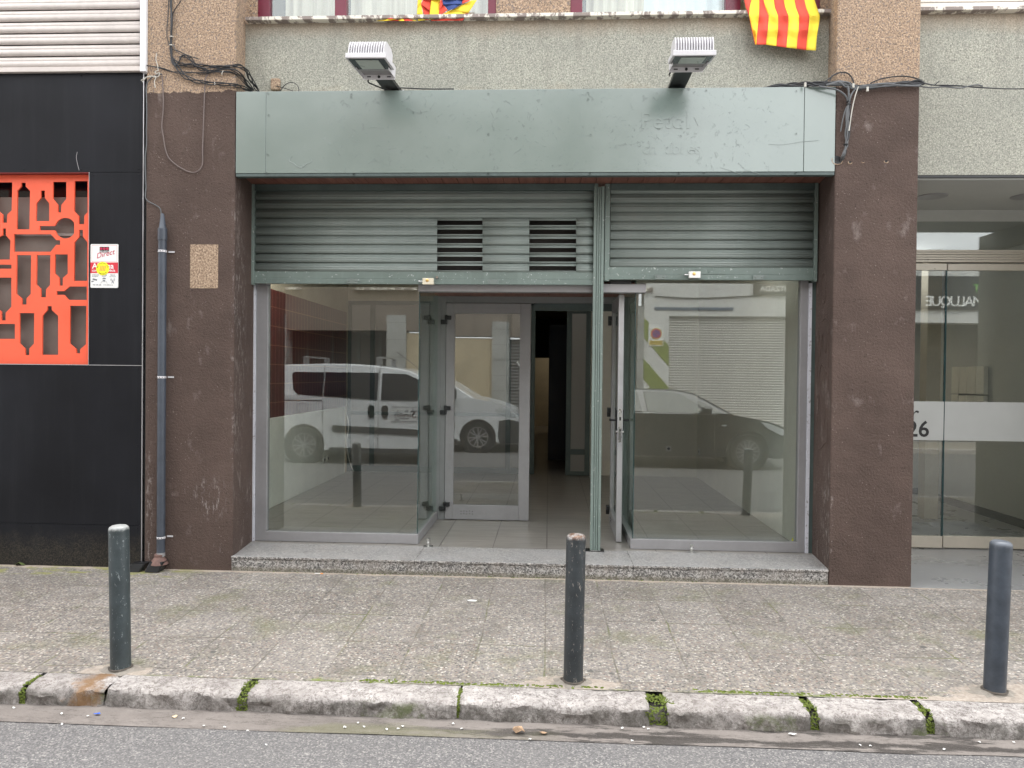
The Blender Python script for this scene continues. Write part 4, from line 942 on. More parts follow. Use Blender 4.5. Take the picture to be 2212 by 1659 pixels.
# alarm sign
sx0, sx1 = aty(194.5, 575, 0).x, aty(254, 575, 0).x; sz1, sz0 = aty(220, 527, 0).z, aty(220, 621.5, 0).z
sg = thing('alarm_sign', ((sx0+sx1)/2, 0, sz0), 'white and red alarm warning sign with a round yellow sticker', 'sign')
W, H = sx1-sx0, sz1-sz0; YS = Y0-.006
def rr_poly(x0, x1, z0, z1, r, n=5):
    out = []
    for cx_, cz_, a0 in ((x1-r, z1-r, 0), (x0+r, z1-r, 90), (x0+r, z0+r, 180), (x1-r, z0+r, 270)):
        for k in range(n+1): a = R(a0+90*k/n); out.append((cx_+r*math.cos(a), cz_+r*math.sin(a)))
    return out
MB().prism(rr_poly(sx0, sx1, sz0, sz1, .008), YS, Y0).build('plate', M['white'], sg)
def S(px, py): return sx0 + W*(px-118)/(1065-118), sz1 - H*(py-85)/(1590-85)
b = MB(); a = S(160, 125); c = S(1028, 685)
for e in ((a[0], c[0], a[1]-.0015, a[1]), (a[0], c[0], c[1], c[1]+.0015)): b.box(e[0], e[1], YS-.0006, YS, e[2], e[3])
for e in (a[0], c[0]-.0015): b.box(e, e+.0015, YS-.0006, YS, c[1], a[1])
a = S(118, 715); c = S(1065, 1085); b.box(a[0], c[0], YS-.0006, YS, c[1], a[1])
b.build('red_band', M['red'], sg)
b = MB(); a = S(430, 178); c = S(757, 375); b.box(a[0], c[0], YS-.0008, YS, c[1], a[1]); b.build('emblem_block', M['black'], sg)
b = MB()
for k in (487, 593, 698): p = S(k, 243); b.lathe([(W*.048, -.0002),(W*.048, -.0008)], (p[0], YS-.0008, p[1]), 'y', 20)
p = S(285, 620); put_text(b, 'Direct', p[0]+.008, YS-.0008, p[1]+.008, .058, rot=.24, shear=.4, depth=.0005); b.build('script_lettering', M['dred'], sg)
b = MB(); p = S(437, 362); put_text(b, 'SECURITAS', p[0], YS-.0014, p[1], .0165, depth=.0004, bold=.0002); b.build('emblem_lettering', M['white'], sg); b = MB()
p = S(180, 925); put_text(b, 'Alarma', p[0], YS-.001, p[1], .060, depth=.0004, bold=.0009, space=1.0); p = S(172, 1030); put_text(b, 'conexión policía', p[0], YS-.001, p[1], .0285, depth=.0004, bold=.0004); b.build('white_lettering', M['white'], sg)
b = MB()
for s_, px, py, sz_ in (('Grabación', 170, 1165, .0135), ('de imágenes', 172, 1212, .010), ('Vigilante', 490, 1165, .0135), ('24 horas', 505, 1212, .010), ('Alarma', 800, 1165, .0135), ('con sensores', 765, 1216, .010), ('902 200 200', 200, 1508, .0135), ('www.direct.es', 560, 1505, .0135)):
    p = S(px, py); put_text(b, s_, p[0], YS-.0006, p[1], sz_, depth=.0004)
def polyS(q): b.prism([S(x, y) for x, y in q], YS-.0008, YS)
polyS([(200,1262),(350,1300),(340,1350),(190,1315)]); polyS([(152,1348),(270,1352),(155,1410)])
polyS([(525,1265),(583,1240),(655,1262),(640,1290),(540,1290)]); polyS([(535,1318),(635,1318),(590,1395)])
polyS([(878,1320),(895,1320),(930,1440),(912,1440),(886,1370),(862,1440),(845,1440)])
for rad in (45, 75):
    for s0 in (0, 180):
        pt_ = [S(886+rad*math.cos(R(s0+a)), 1310+rad*.8*math.sin(R(s0+a))) for a in range(-50, 51, 20)]
        b.tube([(x, YS-.001, z) for x, z in pt_], .0011, 4, smooth=False)
b.tube([(S(x, y)[0], YS-.001, S(x, y)[1]) for x, y in ((480,1435),(500,1385),(555,1372))], .001, 4); b.tube([(S(x, y)[0], YS-.001, S(x, y)[1]) for x, y in ((620,1372),(675,1385),(692,1435))], .001, 4)
b.build('small_print', M['greyink'], sg)
p = S(540, 928); rd = W*.237
stk = MB().lathe([(rd, -.0004),(rd, -.0016)], (p[0], YS, p[1]), 'y', 40).build('round_sticker', M['yellow'], sg)
b = MB(); 
for txt, a0, da, r_ in (('No volem en', 168, -15.2, rd*.74), ('CATALÀ', -128, 15.5, -rd*.90)):
    for k, ch in enumerate(txt):
        if ch == ' ': continue
        a = R(a0 + da*k); rr_ = abs(r_)
        put_text(b, ch, p[0]+rr_*math.cos(a), YS-.002, p[1]+rr_*math.sin(a), .0145, depth=.0003, rot=(a-PI/2 if r_ > 0 else a+PI/2), align='CENTER', bold=.0003)
b.build('lettering', M['black'], stk)
b = MB()
for k in range(4): x_ = p[0]-.022+k*.0125; b.prism([(x_-.004, p[1]-.019), (x_+.003, p[1]-.021), (x_+.012, p[1]+.022), (x_+.005, p[1]+.024)], YS-.0022, YS-.0016)
b.build('stripes', M['orangeink'], stk)
# ================================================================== RIGHT NEIGHBOUR: entrance hall
RX = PRX1
rb = thing('entrance_hall_front', (4.5, .6, 0), 'grey rendered house front with a recessed sliding glass entrance', 'building')
PZ = aty(2000, 378, STY).z; GY = 1.33
MB().box(RX, 6.2, STY, GY+.2, PZ, ZS+.005).build('wall', M['stucco'], rb)
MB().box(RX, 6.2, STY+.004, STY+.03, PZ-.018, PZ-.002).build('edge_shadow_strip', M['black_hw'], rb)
MB().box(RX, 6.2, .175, .5, ZS+.006, ZS+.034).build('sill', M['sill'], rb, bevel=.003)
b = MB(); z = ZS+.036
while z < 6.1: 
    b.box(RX, 6.2, .30, .32, z, z+.088); z += .093
b.build('window_blind', M['cream_blind'], rb, bevel=.006)
MB().box(RX, 6.2, .33, .6, ZS, 6.3).build('upper_wall', M['stucco'], rb)
b = MB(); b.box(RX-.0, 6.2, STY+.03, GY, PZ-.03, PZ-.012); b.box(RX, 6.2, GY, 6.0, 3.0, 3.02); b.box(RX, 6.2, GY-.012, GY+.01, 3.001, PZ-.03); b.build('ceiling', M['hall'], rb)
MB().box(RX-.02, 14, STY-.26, 6.0, -.03, .0005).build('floor', M['lobby_floor'], rb)
b = MB(); b.box(4.66, 6.2, 0, GY, -.05, PZ-.03); b.box(6.2, 14, 0, GY, -.05, 6.3); b.build('side_pillar', M['stucco'], rb)
b = MB(); b.box(2.27, RX+.0, .61, GY+.6, -.05, PZ); b.build('side_wall', M['beige'], rb)
for u, v in ((2010, 447), (2215, 446)):
    p = aty(u, v, .82); MB().lathe([(.125,0),(.12,-.006),(.10,-.008)], (p.x, .80, PZ-.030), 'z', 28).build('recessed_light', M['alu'], rb)
gf = thing('sliding_glass_entrance', (4.2, GY, 0), 'sliding glass entrance doors with frosted band and brushed beige rails', 'door')
zb = [aty(2100, v, GY).z for v in (541, 568, 585, 868, 952)]; zrt = .118
xsp = aty(2037, 900, GY).x; GX1 = 5.9
b = MB()
for k in range(5): q = (zb[0]-zb[1])/5; b.box(RX, GX1, GY-.05-.003*(k%2), GY+.02, zb[1]+k*q, zb[1]+(k+1)*q-.003)
b.build('beam', simple('beige_anodised', (.47, .43, .36), .35, .2, .05, 3), gf, bevel=.002)
BE = bpy.data.materials['beige_anodised']
for a, c, nm in ((RX, xsp-.008, 'sliding_panel'), (xsp+.008, GX1, 'sliding_panel')):
    e = bpy.data.objects.new(nm, None); COL.objects.link(e); e.parent = gf; yy = GY-.02 if c < xsp else GY-.005
    b = MB(); b.box(a, c, yy-.02, yy+.02, zb[2], zb[1]-.012); b.build('top_rail', BE, e, bevel=.002); MB().box(a, c, yy-.02, yy+.02, .012, zrt).build('bottom_rail', BE, e, bevel=.002)
    MB().box(a, c, yy-.005, yy+.005, zrt-.01, zb[2]+.01).build('pane', M['glass'], e)
    MB().box(a, c, yy-.0075, yy-.0055, zb[4], zb[3]).build('frosted_band', M['frost'], e)
    MB().box((c if c < xsp else a)-.003, (c if c < xsp else a)+.003, yy-.007, yy+.007, zrt, zb[2]).build('pane_edge', M['glass_edge'], e)
MB().box(RX, GX1, GY-.006, GY+.006, zb[0], 3.0).build('transom_pane', M['glass'], gf)
b = MB(); p = aty(1965, 901, GY-.03); put_text(b, 'Carrer', p.x+.085, GY-.0285, p.z-.03, .20, align='RIGHT', depth=.0006); b.build('street_lettering', M['black'], gf); b = MB()
p = aty(2003, 943, GY-.03); put_text(b, '26', p.x+.02, GY-.0285, p.z, .205, align='RIGHT', depth=.0006, bold=.003)
b.build('house_number', M['black'], gf)
b = MB(); p = aty(1983, 405, 0); b.box(RX+.001, RX+.012, .10, .13, p.z-.09, p.z+.07); o = b.build('bell_plate', M['white'], None, bevel=.004); tag(o, 'small white plate on the edge of the right pillar under the ceiling', 'plate')
# lobby
b = MB(); b.box(5.0, 5.1, GY+.02, 4.6, 0, 3.0); b.box(2.35, 5.0, 4.6, 4.7, 0, 3.0); b.build('lobby_wall', M['hall'], rb)
b = MB(); b.box(4.985, 4.9995, GY+.02, 4.6, 0.001, .09); b.box(2.36, 4.98, 4.585, 4.5995, .001, .09); b.build('skirting', M['black_hw'], rb)
MB().box(2.28, 2.34, GY+.6, 4.7, 0, 3.0).build('lobby_wall', M['dark_int'], rb)
MB().box(RX+.15, RX+.55, 4.4, 4.58, .001, 2.4).build('inner_door', M['hall'], rb); MB().box(4.2, 4.35, 2.8, 2.95, .001, 3.0).build('column', M['beige'], rb)
mb_ = thing('mailbox_bank', (4.96, 3.3, 1.0), 'cream mailbox bank on the hall side wall behind the glass', 'mailboxes')
for j in range(2):
    for k in range(4):
        b = MB(); b.box(4.93, 4.98, 3.0+k*.17, 3.16+k*.17, 1.05+j*.34, 1.37+j*.34); b.box(4.926, 4.929, 3.03+k*.17, 3.13+k*.17, 1.30+j*.34, 1.32+j*.34); b.build('mailbox', M['plaster'], mb_, bevel=.003)
# ================================================================== DOWNPIPE
dp = thing('downpipe', (-2.99, -.05, 0), 'dark grey downpipe strapped to the left pillar', 'pipe')
pc = aty(349.5, 800, -.05); dx = pc.x; zt_ = aty(349, 510, -.05).z; zbm = aty(350, 1196, -.05).z
MB().cyl((dx, -.05, zbm), .0305, zt_-zbm, 'z', 24).build('pipe', M['pipe'], dp, smooth=True)
MB().lathe([(.031,0),(.0345,.003),(.0345,.09),(.027,.10),(.012,.20),(.008,.21)], (dx, -.05, zt_-.035), 'z', 20).build('top_sleeve', M['pipe'], dp, smooth=True)
for v in (543, 815, 1161):
    z = aty(350, v, -.05).z; b = MB(); b.lathe([(.032,-.008),(.033,-.006),(.033,.006),(.032,.008)], (dx, -.05, z), 'z', 24, cap=False); b.box(dx+.028, dx+.075, -.012, -.008, z-.004, z+.008)
    stp = b.build('strap', M['white_paint'], dp); b = MB()
    for k in range(-2, 3): a = R(-90+k*34); b.lathe([(.0035,0),(.0035,.0015)], (dx+.0335*math.cos(a), -.05+.0335*math.sin(a)-.0015, z), 'y', 8)
    b.build('strap_hole', M['black'], stp)
zc = zbm
b = MB(); b.lathe([(.031,.0),(.031,.03)], (dx, -.05, zc-.02), 'z', 20); b.build('joint_band', M['alu'], dp)
b = MB(); b.lathe([(.066,0),(.055,.03),(.036,.055),(.037,.075),(.032,.08)], (dx-.01, -.055, .052), 'z', 20); b.build('collar', M['rusty'], dp, smooth=True)
for k, (ox, h) in enumerate(((-.006, .078), (-.155, .06))):
    b = MB(); vs = []
    for zz, sx_, sh in ((0, .062, -.035), (h, .062, 0)):
        for q in range(20):
            a = 2*PI*q/20; vs.append((dx+ox+sh+sx_*max(-.9, min(.9, 1.25*math.cos(a))), -.06-.005*0+.047*max(-.9, min(.9, 1.25*math.sin(a))) + sh*.4, .002+zz))
    b.add(vs, [(q, (q+1)%20, 20+(q+1)%20, 20+q) for q in range(20)] + [tuple(range(20))[::-1], tuple(range(20, 40))]); b.build('rubber_shoe', M['rubber'], dp, smooth=True)
# ================================================================== CABLES
def pc3(l, y0=-.02):
    out = []
    for q in l:
        y = q[2] if len(q) > 2 else y0; out.append(aty(q[0], q[1], y))
    return out
def Z(l): return [(560/1.8228 + x/2.3044/1.8228, y/2.3044/1.8228) + tuple(r) for x, y, *r in l]
cb1 = thing('cable_bundle', (-2.9, -.02, 3.8), 'tangled black cables coming down the left pillar towards the fascia', 'cables')
random.seed(11)
def strands(par, name, path, n, r, mat, jit=2.0, y0=-.015):
    b = MB()
    for k in range(n):
        ph = random.uniform(0, 6); q = []
        for i, pt in enumerate(path):
            e = 1 if 0 < i < len(path)-1 else .4
            q.append((pt[0] + e*jit*math.sin(ph+i*1.7)*random.uniform(.4,1), pt[1] + e*jit*math.cos(ph*1.3+i*1.9)*random.uniform(.4,1), (pt[2] if len(pt) > 2 else y0) - random.uniform(0,.012)))
        b.tube(pc3(q), r*1.3*random.uniform(.8,1.15), 6)
    return b.build(name, mat, par, smooth=True)
strands(cb1, 'vertical_run', Z([(262,-60),(262,30),(266,140),(268,250),(262,350),(262,450),(275,560),(310,610)]), 5, .0036, M['cable'], 2.0)
strands(cb1, 'stray_cable', Z([(370,-60),(345,15),(300,80),(278,130),(275,200)]), 1, .003, M['cable'], 0)
strands(cb1, 'stray_cable', Z([(240,-60),(236,120),(225,250),(225,330),(245,400),(262,430)]), 1, .0025, M['cable'], 0)
strands(cb1, 'sweeping_run', Z([(270,520),(330,580),(430,590),(560,600),(700,610),(800,598),(880,600,.0),(940,640,.05),(985,710,.12),(1030,790,.18),(1060,835,.20)]), 4, .0034, M['cable'], 4.5)
strands(cb1, 'lower_run', Z([(270,520),(330,630),(400,700),(500,735),(620,755),(740,760),(850,775,0),(920,800,.08),(1000,830,.18)]), 4, .003, M['cable'], 4.5)
strands(cb1, 'arched_run', Z([(300,600),(335,560),(350,515),(390,508),(440,530),(480,590),(540,630),(640,640),(740,625),(840,640),(900,680,.02),(960,760,.12),(1010,820,.18)]), 3, .0032, M['cable'], 4)
strands(cb1, 'cross_run', Z([(40,595),(150,615),(260,645),(330,655),(450,660),(560,665),(680,650),(790,655),(870,690,.02),(950,770,.1),(1000,830,.18)]), 2, .003, M['cable'], 2)
strands(cb1, 'cut_ends', Z([(275,450),(330,460),(400,500),(512,536)]), 1, .0028, M['cable'], 1); strands(cb1, 'cut_ends', Z([(275,400),(320,470),(380,520)]), 1, .002, M['cable_grey'], 0)
strands(cb1, 'side_drop', Z([(180,670),(110,690),(60,730),(38,790),(40,900),(42,1050),(38,1180),(40,1300),(28,1430),(30,1560),(32,1640)]), 1, .0035, M['cable_grey'], 0, -.01)
strands(cb1, 'side_drop', Z([(32,1640),(35,1700),(30,1790),(60,1830),(120,1860),(165,1900),(170,1990),(160,2080)]), 1, .0035, M['cable_grey'], 0, -.012)
b = MB()
for q in ([(130,485),(125,540),(140,600),(145,640)], [(145,640),(118,650),(125,668),(155,660),(150,690),(120,700),(80,690),(40,700),(0,745)], [(110,690),(125,700),(112,740),(118,795)], [(80,695),(30,705),(-10,730)]):
    b.tube(pc3(Z(q), -.02), .0032, 6)
b.build('white_wire_knot', M['cable_white'], cb1, smooth=True)
b = MB()
for q in ([(735,640),(725,660),(722,678)], [(655,745),(660,760),(656,770)]): b.tube(pc3(Z(q), -.03), .003, 6)
for x_, y_ in ((262,412),(266,334)): p = aty(*Z([(x_, y_)])[0], -.02); b.lathe([(.014,-.003),(.014,.003)], (p.x, p.y, p.z), 'z', 10)
b.build('cable_tie', M['cable_white'], cb1)
lp = MB(); lp.tube(pc3(Z([(178,670),(185,760),(192,880),(190,1000),(178,1140),(190,1230),(210,1350),(240,1430),(300,1490),(380,1540),(450,1565),(500,1555),(535,1520),(548,1470),(548,1350),(555,1150),(562,950),(570,760),(575,710),(600,670),(650,645)]), -.012), .0045, 8, sub=5)
o = lp.build('hanging_cable', M['cable_brown'], None, smooth=True); tag(o, 'brown-grey cable hanging in a long U on the left pillar', 'cable')
lp = MB(); lp.tube(pc3(Z([(1245,832),(1275,795),(1310,760),(1360,748),(1400,768),(1418,800),(1418,835)]), .2), .0032, 6); lp.tube(pc3(Z([(1215,780),(1290,800),(1370,826)]), .2), .0028, 6)
o = lp.build('cable_loop', M['cable'], None, smooth=True); tag(o, 'thin black cable loop above the left end of the fascia', 'cable')
# right bundle
def Q(l): return [((3040 + x/3.2529)/1.8228, (260 + y/3.2529)/1.8228) + tuple(r) for x, y, *r in l]
cb2 = thing('cable_bundle', (2.2, -.03, 3.75), 'thick dark cable bundle lying across the top of the right pillar', 'cables')
strands(cb2, 'horizontal_run', Q([(-120,285,.15),(60,265,.12),(250,245,.08),(430,235,.0),(600,230),(800,225),(950,240),(1100,275),(1300,255),(1500,240),(1700,225),(1880,215),(1950,225)]), 9, .0042, M['cable'], 6, -.03)
strands(cb2, 'grey_run', Q([(700,240),(860,215),(960,240),(1050,270),(1150,270),(1400,250),(1650,240),(1900,250)]), 5, .0045, M['cable_grey'], 6, -.035)
strands(cb2, 'arch', Q([(680,200),(740,155),(820,100),(900,80),(960,90),(1010,130),(1035,180),(1048,235)]), 1, .004, M['cable'], 0, -.02)
strands(cb2, 'arch', Q([(1260,220),(1380,170),(1530,140),(1680,130),(1800,145),(1890,175),(1940,205)]), 1, .004, M['cable'], 0, -.02)
strands(cb2, 'drop', Q([(850,215),(940,240),(985,300),(990,370),(982,455)]), 3, .0048, M['cable_grey'], 3, -.035)
strands(cb2, 'drop', Q([(600,262),(720,280),(840,310),(930,370),(975,450)]), 1, .005, M['cable_grey'], 0, -.04)
strands(cb2, 'drop', Q([(1100,262),(1040,330),(1000,400),(985,460)]), 2, .005, M['cable_grey'], 2, -.04)
strands(cb2, 'drop', Q([(985,460),(965,620),(960,760),(958,880),(955,1000),(935,1070),(905,1160),(880,1240,.03)]), 5, .0048, M['cable_grey'], 4, -.03)
strands(cb2, 'drop', Q([(1000,500),(985,640),(995,760),(985,900),(950,1010),(930,1120),(890,1235,.03)]), 2, .004, M['cable'], 2, -.03)
strands(cb2, 'drop', Q([(985,480),(940,560),(905,690),(878,838)]), 1, .0035, M['cable_grey'], 0, -.03)
strands(cb2, 'drop', Q([(1105,260),(1060,400),(1025,560),(1000,720),(985,830)]), 1, .0035, M['cable_white'], 0, -.035)
strands(cb2, 'tail', Q([(1930,215),(2050,235),(2212,245),(2400,262),(2600,270),(3000,285),(3400,292)]), 2, .0034, M['cable'], 2, .0)
strands(cb2, 'tail', Q([(1900,262),(2050,275),(2212,265),(2400,285),(2600,240),(2700,255)]), 1, .0034, M['cable_grey'], 1, .0)
strands(cb2, 'tail', Q([(2075,250),(2140,195)]), 1, .003, M['cable'], 0, -.0); strands(cb2, 'tail', Q([(740,195),(768,112)]), 1, .003, M['cable'], 0, -.02)
b = MB()
for x_, y_ in ((425,235),(1040,245),(1222,290)): p = aty(*Q([(x_, y_)])[0], -.045); b.lathe([(.009,-.02),(.009,.012)], p, 'z', 8)
b.build('cable_clip', M['cable_white'], cb2)
b = MB()
for x_, y_ in ((982,455),(980,490),(945,1005)): p = aty(*Q([(x_, y_)])[0], -.035); b.lathe([(.018,-.003),(.018,.003)], p, 'z', 10)
b.build('cable_tie', M['cable'], cb2)
# holes broken in the right pillar
def hole(u, v, r, label, par=bld):
    p = aty(u, v, 0); b = MB(); vs = [(p.x, .0, p.z)]; n = 14
    ring = [(p.x + r*(1+.35*noise.noise(Vector((k*1.3, u, 0))))*math.cos(2*PI*k/n), -.0025, p.z + r*.8*(1+.35*noise.noise(Vector((k*1.1, v, 3))))*math.sin(2*PI*k/n)) for k in range(n)]
    b.add(ring + [(p.x, .0, p.z)], [(k, (k+1)%n, n) for k in range(n)]); b.build('broken_hole', M['black'], par, recalc=False)
    b = MB(); b.tube([(x, -.002, z) for x, y, z in ring[n//2-1:]+ring[:1]], .004, 5); b.build('chipped_rim', M['tan_patch'], par)
hole(1808, 346, .040, ''); hole(1836, 351, .013, ''); hole(1864, 350, .008, ''); hole(1914, 349, .014, '')
# scratched graffiti on the inner face of the right pillar
b = MB()
for q in ([(.10,1.98),(.20,2.02),(.34,2.0),(.42,2.05)], [(.12,1.9),(.18,1.75),(.26,1.9),(.36,1.72),(.38,1.9)], [(.14,1.6),(.3,1.66),(.36,1.52),(.2,1.48),(.14,1.6)], [(.12,1.4),(.22,1.15),(.34,1.42),(.4,1.2)], [(.12,1.06),(.4,1.06),(.4,2.0)], [(.09,1.05),(.09,2.0)], [(.2,2.3),(.28,2.38),(.34,2.3),(.3,2.16),(.22,2.16),(.2,2.3)]):
    b.tube([(PRX0-.001+SPL/.6*y, y, z) for y, z in q], .004, 5)
b.build('scratched_marks', M['pillar'], bld, smooth=True)
# ================================================================== FLOODLIGHTS
def floodlight():
    t = thing('floodlight', (0,0,0), 'x', 'floodlight', 'floodlights over the fascia board')
    b = MB(); b.box(-.145, .145, -.105, .105, 0, .035); 
    b.v = [(x*(1-.0*z), y, z) for x, y, z in b.v]
    b.hexa([(-.125,-.07,.035),(.125,-.07,.035),(.125,.1,.035),(-.125,.1,.035),(-.115,-.045,.10),(.115,-.045,.10),(.115,.09,.10),(-.115,.09,.10)])
    b.build('housing', M['white_paint'], t, bevel=.004)
    b = MB()
    for k in range(15):
        x = -.125 + k*.25/14; b.prism([(-.100,.03),(-.092,.085),(-.07,.125),(-.04,.135),(.06,.13),(.1,.10),(.1,.03)], x-.0036, x+.0036, T=lambda a, y, c: (y, a, c))
    f = b.build('cooling_fins', M['white_paint'], t, bevel=.001); f['kind'] = 'stuff'
    MB().box(-.128, .128, -.088, .088, -.003, .0).build('glass_border', M['dark_glass'], t)
    MB().box(-.082, .082, -.07, .075, -.0055, -.003).build('reflector_window', flat('pale_reflector', (.42, .47, .43), .3), t)
    MB().box(-.115, .115, .108, .20, .004, .012).build('junction_cover', M['alu'], t, bevel=.002)
    b = MB(); b.box(-.118, .118, .198, .204, -.030, .014); b.box(-.122, -.117, .05, .204, -.02, .06); b.box(.117, .122, .05, .204, -.02, .06); br = b.build('bracket', M['white_paint'], t, bevel=.002)
    b = MB()
    for x in (-.075, .075): b.box(x-.014, x+.014, .1965, .199, -.014, -.006)
    b.lathe([(.011,0),(.009,-.006),(0,-.007)], (0, .198, -.010), 'y', 12, 0, False); b.build('bolt_slot', M['black_hw'], br)
    b = MB(); b.box(-.07, .055, .20, .74, .018, .046); b.build('arm', M['black_hw'], t, bevel=.002)
    b = MB(); b.tube([(-.09,.24,.0),(-.105,.27,-.02),(-.095,.36,-.005),(-.07,.5,.02)], .0055, 8); b.build('lead', M['cable'], t, smooth=True)
    b = MB(); b.box(.058, .066, .6, .74, .0, .05); b.build('wall_plate', M['alu_bright'], t)
    return t
f1 = floodlight(); f1.location = (.955, -.50, 3.728); f1.rotation_euler = (R(8), 0, 0); f1['label'] = 'right white finned floodlight, hanging level over the fascia'
f2 = copy_tree(f1)
for q in children(f1):
    if q.name.split('.')[0] in ('arm', 'wall_plate'): q.rotation_euler = (R(-8), 0, 0)
if 1:
    f2.location = (-1.275, -.50, 3.722); f2.rotation_euler = (R(0), R(2.5), R(-5)); f2['label'] = 'left white finned floodlight, tilted slightly to one side'
MB().box(.68, .78, .20, .235, 3.735, 3.775).build('junction_box', M['white_paint'], bld, bevel=.004)
b = MB(); b.tube([(-1.28, -.0, 3.735), (-1.2, -.01, 3.745), (-.95, .0, 3.738), (-.75, .01, 3.74)], .005, 8); o = b.build('loose_cable', M['cable'], None, smooth=True); tag(o, 'short black cable lying on the fascia beside the left floodlight', 'cable')
# ================================================================== FLAGS
def V8(x, y, yy): return aty((2860 + x/5.027)/1.8228, y/5.027/1.8228, yy)
fl = thing('striped_flag', (1.75, .15, 4.0), 'red and yellow striped flag hanging over the right window sill', 'flag')
rows = [(-900, [230,390,560,650,860,1060,1260,1450,1640], .22), (-300, [320,470,640,720,925,1120,1330,1520,1715], .20), (0, [350,495,650,735,940,1135,1350,1545,1745], .19), (150, [385,462,650,775,960,1165,1375,1580,1795], .175), (312, [447,450,645,840,1022,1228,1440,1642,1850], .155), (450, [476,480,632,832,1026,1226,1438,1636,1838], .165), (600, [505,510,615,820,1020,1218,1432,1622,1812], .15), (740, [538,542,602,800,1005,1205,1408,1600,1790], .165)]
bot = [(570,885),(577,888),(596,884),(785,885),(990,915),(1190,942),(1392,965),(1580,992),(1772,1000)]
cols = len(rows[0][1]); nsub = 6; bfl = {0: MB(), 1: MB()}
def flag_pt(c, s, r):
    def P_(i):
        if i < len(rows): x0_, x1_ = rows[i][1][c], rows[i][1][c+1]; y_ = rows[i][0]; x_ = x0_+(x1_-x0_)*s; return x_, y_, rows[i][2]
        (xa, ya), (xb, yb) = bot[c], bot[c+1]; return xa+(xb-xa)*s, ya+(yb-ya)*s, .155
    i = min(int(r), len(rows)-1); f = r - i; a, d = P_(i), P_(i+1)
    x_, y_, yy = (a[k] + (d[k]-a[k])*f for k in range(3))
    wv = .012*math.sin((c+s)*2.1 + r*.8) + .006*math.sin((c+s)*4.7 - r*1.5)
    return V8(x_, y_, yy + wv - .02)
for c in range(cols-1):
    bfl[0 if c % 2 == 0 else 1].grid(nsub, len(rows)*4, lambda s, t, c=c: flag_pt(c, s, min(t*len(rows), len(rows)-1e-4)))
for k, mname, nm in ((0, 'flag_r', 'red_stripe'), (1, 'flag_y', 'yellow_stripe')):
    bfl[k].build(nm, M[mname], fl, smooth=True, solid=.002)
# left flag, bunched on the sill
def V7(x, y, yy): return aty((1480 + x/4.608)/1.8228, y/4.608/1.8228, yy)
f3 = thing('starred_flag', (-.8, .2, 4.4), 'bunched red, yellow and blue flag drooping in the left window', 'flag')
def patch(par, nm, mat, quads, yy=.21):
    b = MB()
    for n_, q in enumerate(quads):
        if len(q) == 3: q = q + [q[2]]
        def fn(s, t, q=q, n_=n_):
            x_ = (q[0][0]*(1-s)+q[1][0]*s)*(1-t) + (q[3][0]*(1-s)+q[2][0]*s)*t; y_ = (q[0][1]*(1-s)+q[1][1]*s)*(1-t) + (q[3][1]*(1-s)+q[2][1]*s)*t
            return V7(x_, y_, yy + .010*math.sin(x_*.019+n_) - .012*t)
        b.grid(6, 6, fn)
    b.build(nm, mat, par, smooth=True, solid=.002)
patch(f3, 'yellow_stripe', M['flag_y'], [[(770,-260),(900,-260),(822,60),(752,150)], [(752,150),(822,60),(850,260),(745,260)], [(745,260),(850,260),(900,365),(765,378)], [(1010,-260),(1190,-260),(1165,0),(1002,0)], [(1002,0),(1165,0),(1138,300),(965,360)], [(1138,300),(1335,208),(1560,80),(1020,362)], [(1335,205),(1740,5),(1830,0),(1680,235)], [(1138,298),(1335,205),(1680,235),(1010,362)]], .212)
patch(f3, 'red_stripe', M['flag_r'], [[(850,-260),(1010,-260),(1002,0),(852,0)], [(852,0),(1002,0),(985,200),(820,80)], [(820,80),(985,200),(962,362),(905,365)], [(1165,0),(1210,0),(1220,80),(1150,180)], [(1150,180),(1220,80),(1300,180),(1138,300)], [(1600,-100),(1740,-60),(1700,10),(1560,75)], [(1010,362),(1680,237),(1570,372),(1000,378)]], .206)
patch(f3, 'blue_field', M['flag_b'], [[(1190,-260),(1640,-260),(1620,0),(1205,0)], [(1205,0),(1620,0),(1560,75),(1220,82)], [(1220,82),(1560,75),(1340,205),(1335,205)]], .209)
f4 = thing('bunched_flag', (-1.3, .2, 4.4), 'crumpled red and yellow cloth lying on the left window sill', 'flag')
patch(f4, 'red_cloth', M['flag_r'], [[(185,350),(480,300),(690,380),(410,380)], [(180,380),(185,350),(410,380),(410,380)]], .20)
patch(f4, 'yellow_cloth', M['flag_y'], [[(10,382),(200,338),(400,345),(180,380)], [(410,360),(480,328),(520,380),(420,380)], [(600,350),(700,365),(740,380),(690,380)]], .195)
patch(f4, 'red_fold', M['flag_r'], [[(200,330),(480,298),(540,305),(240,345)]], .19)
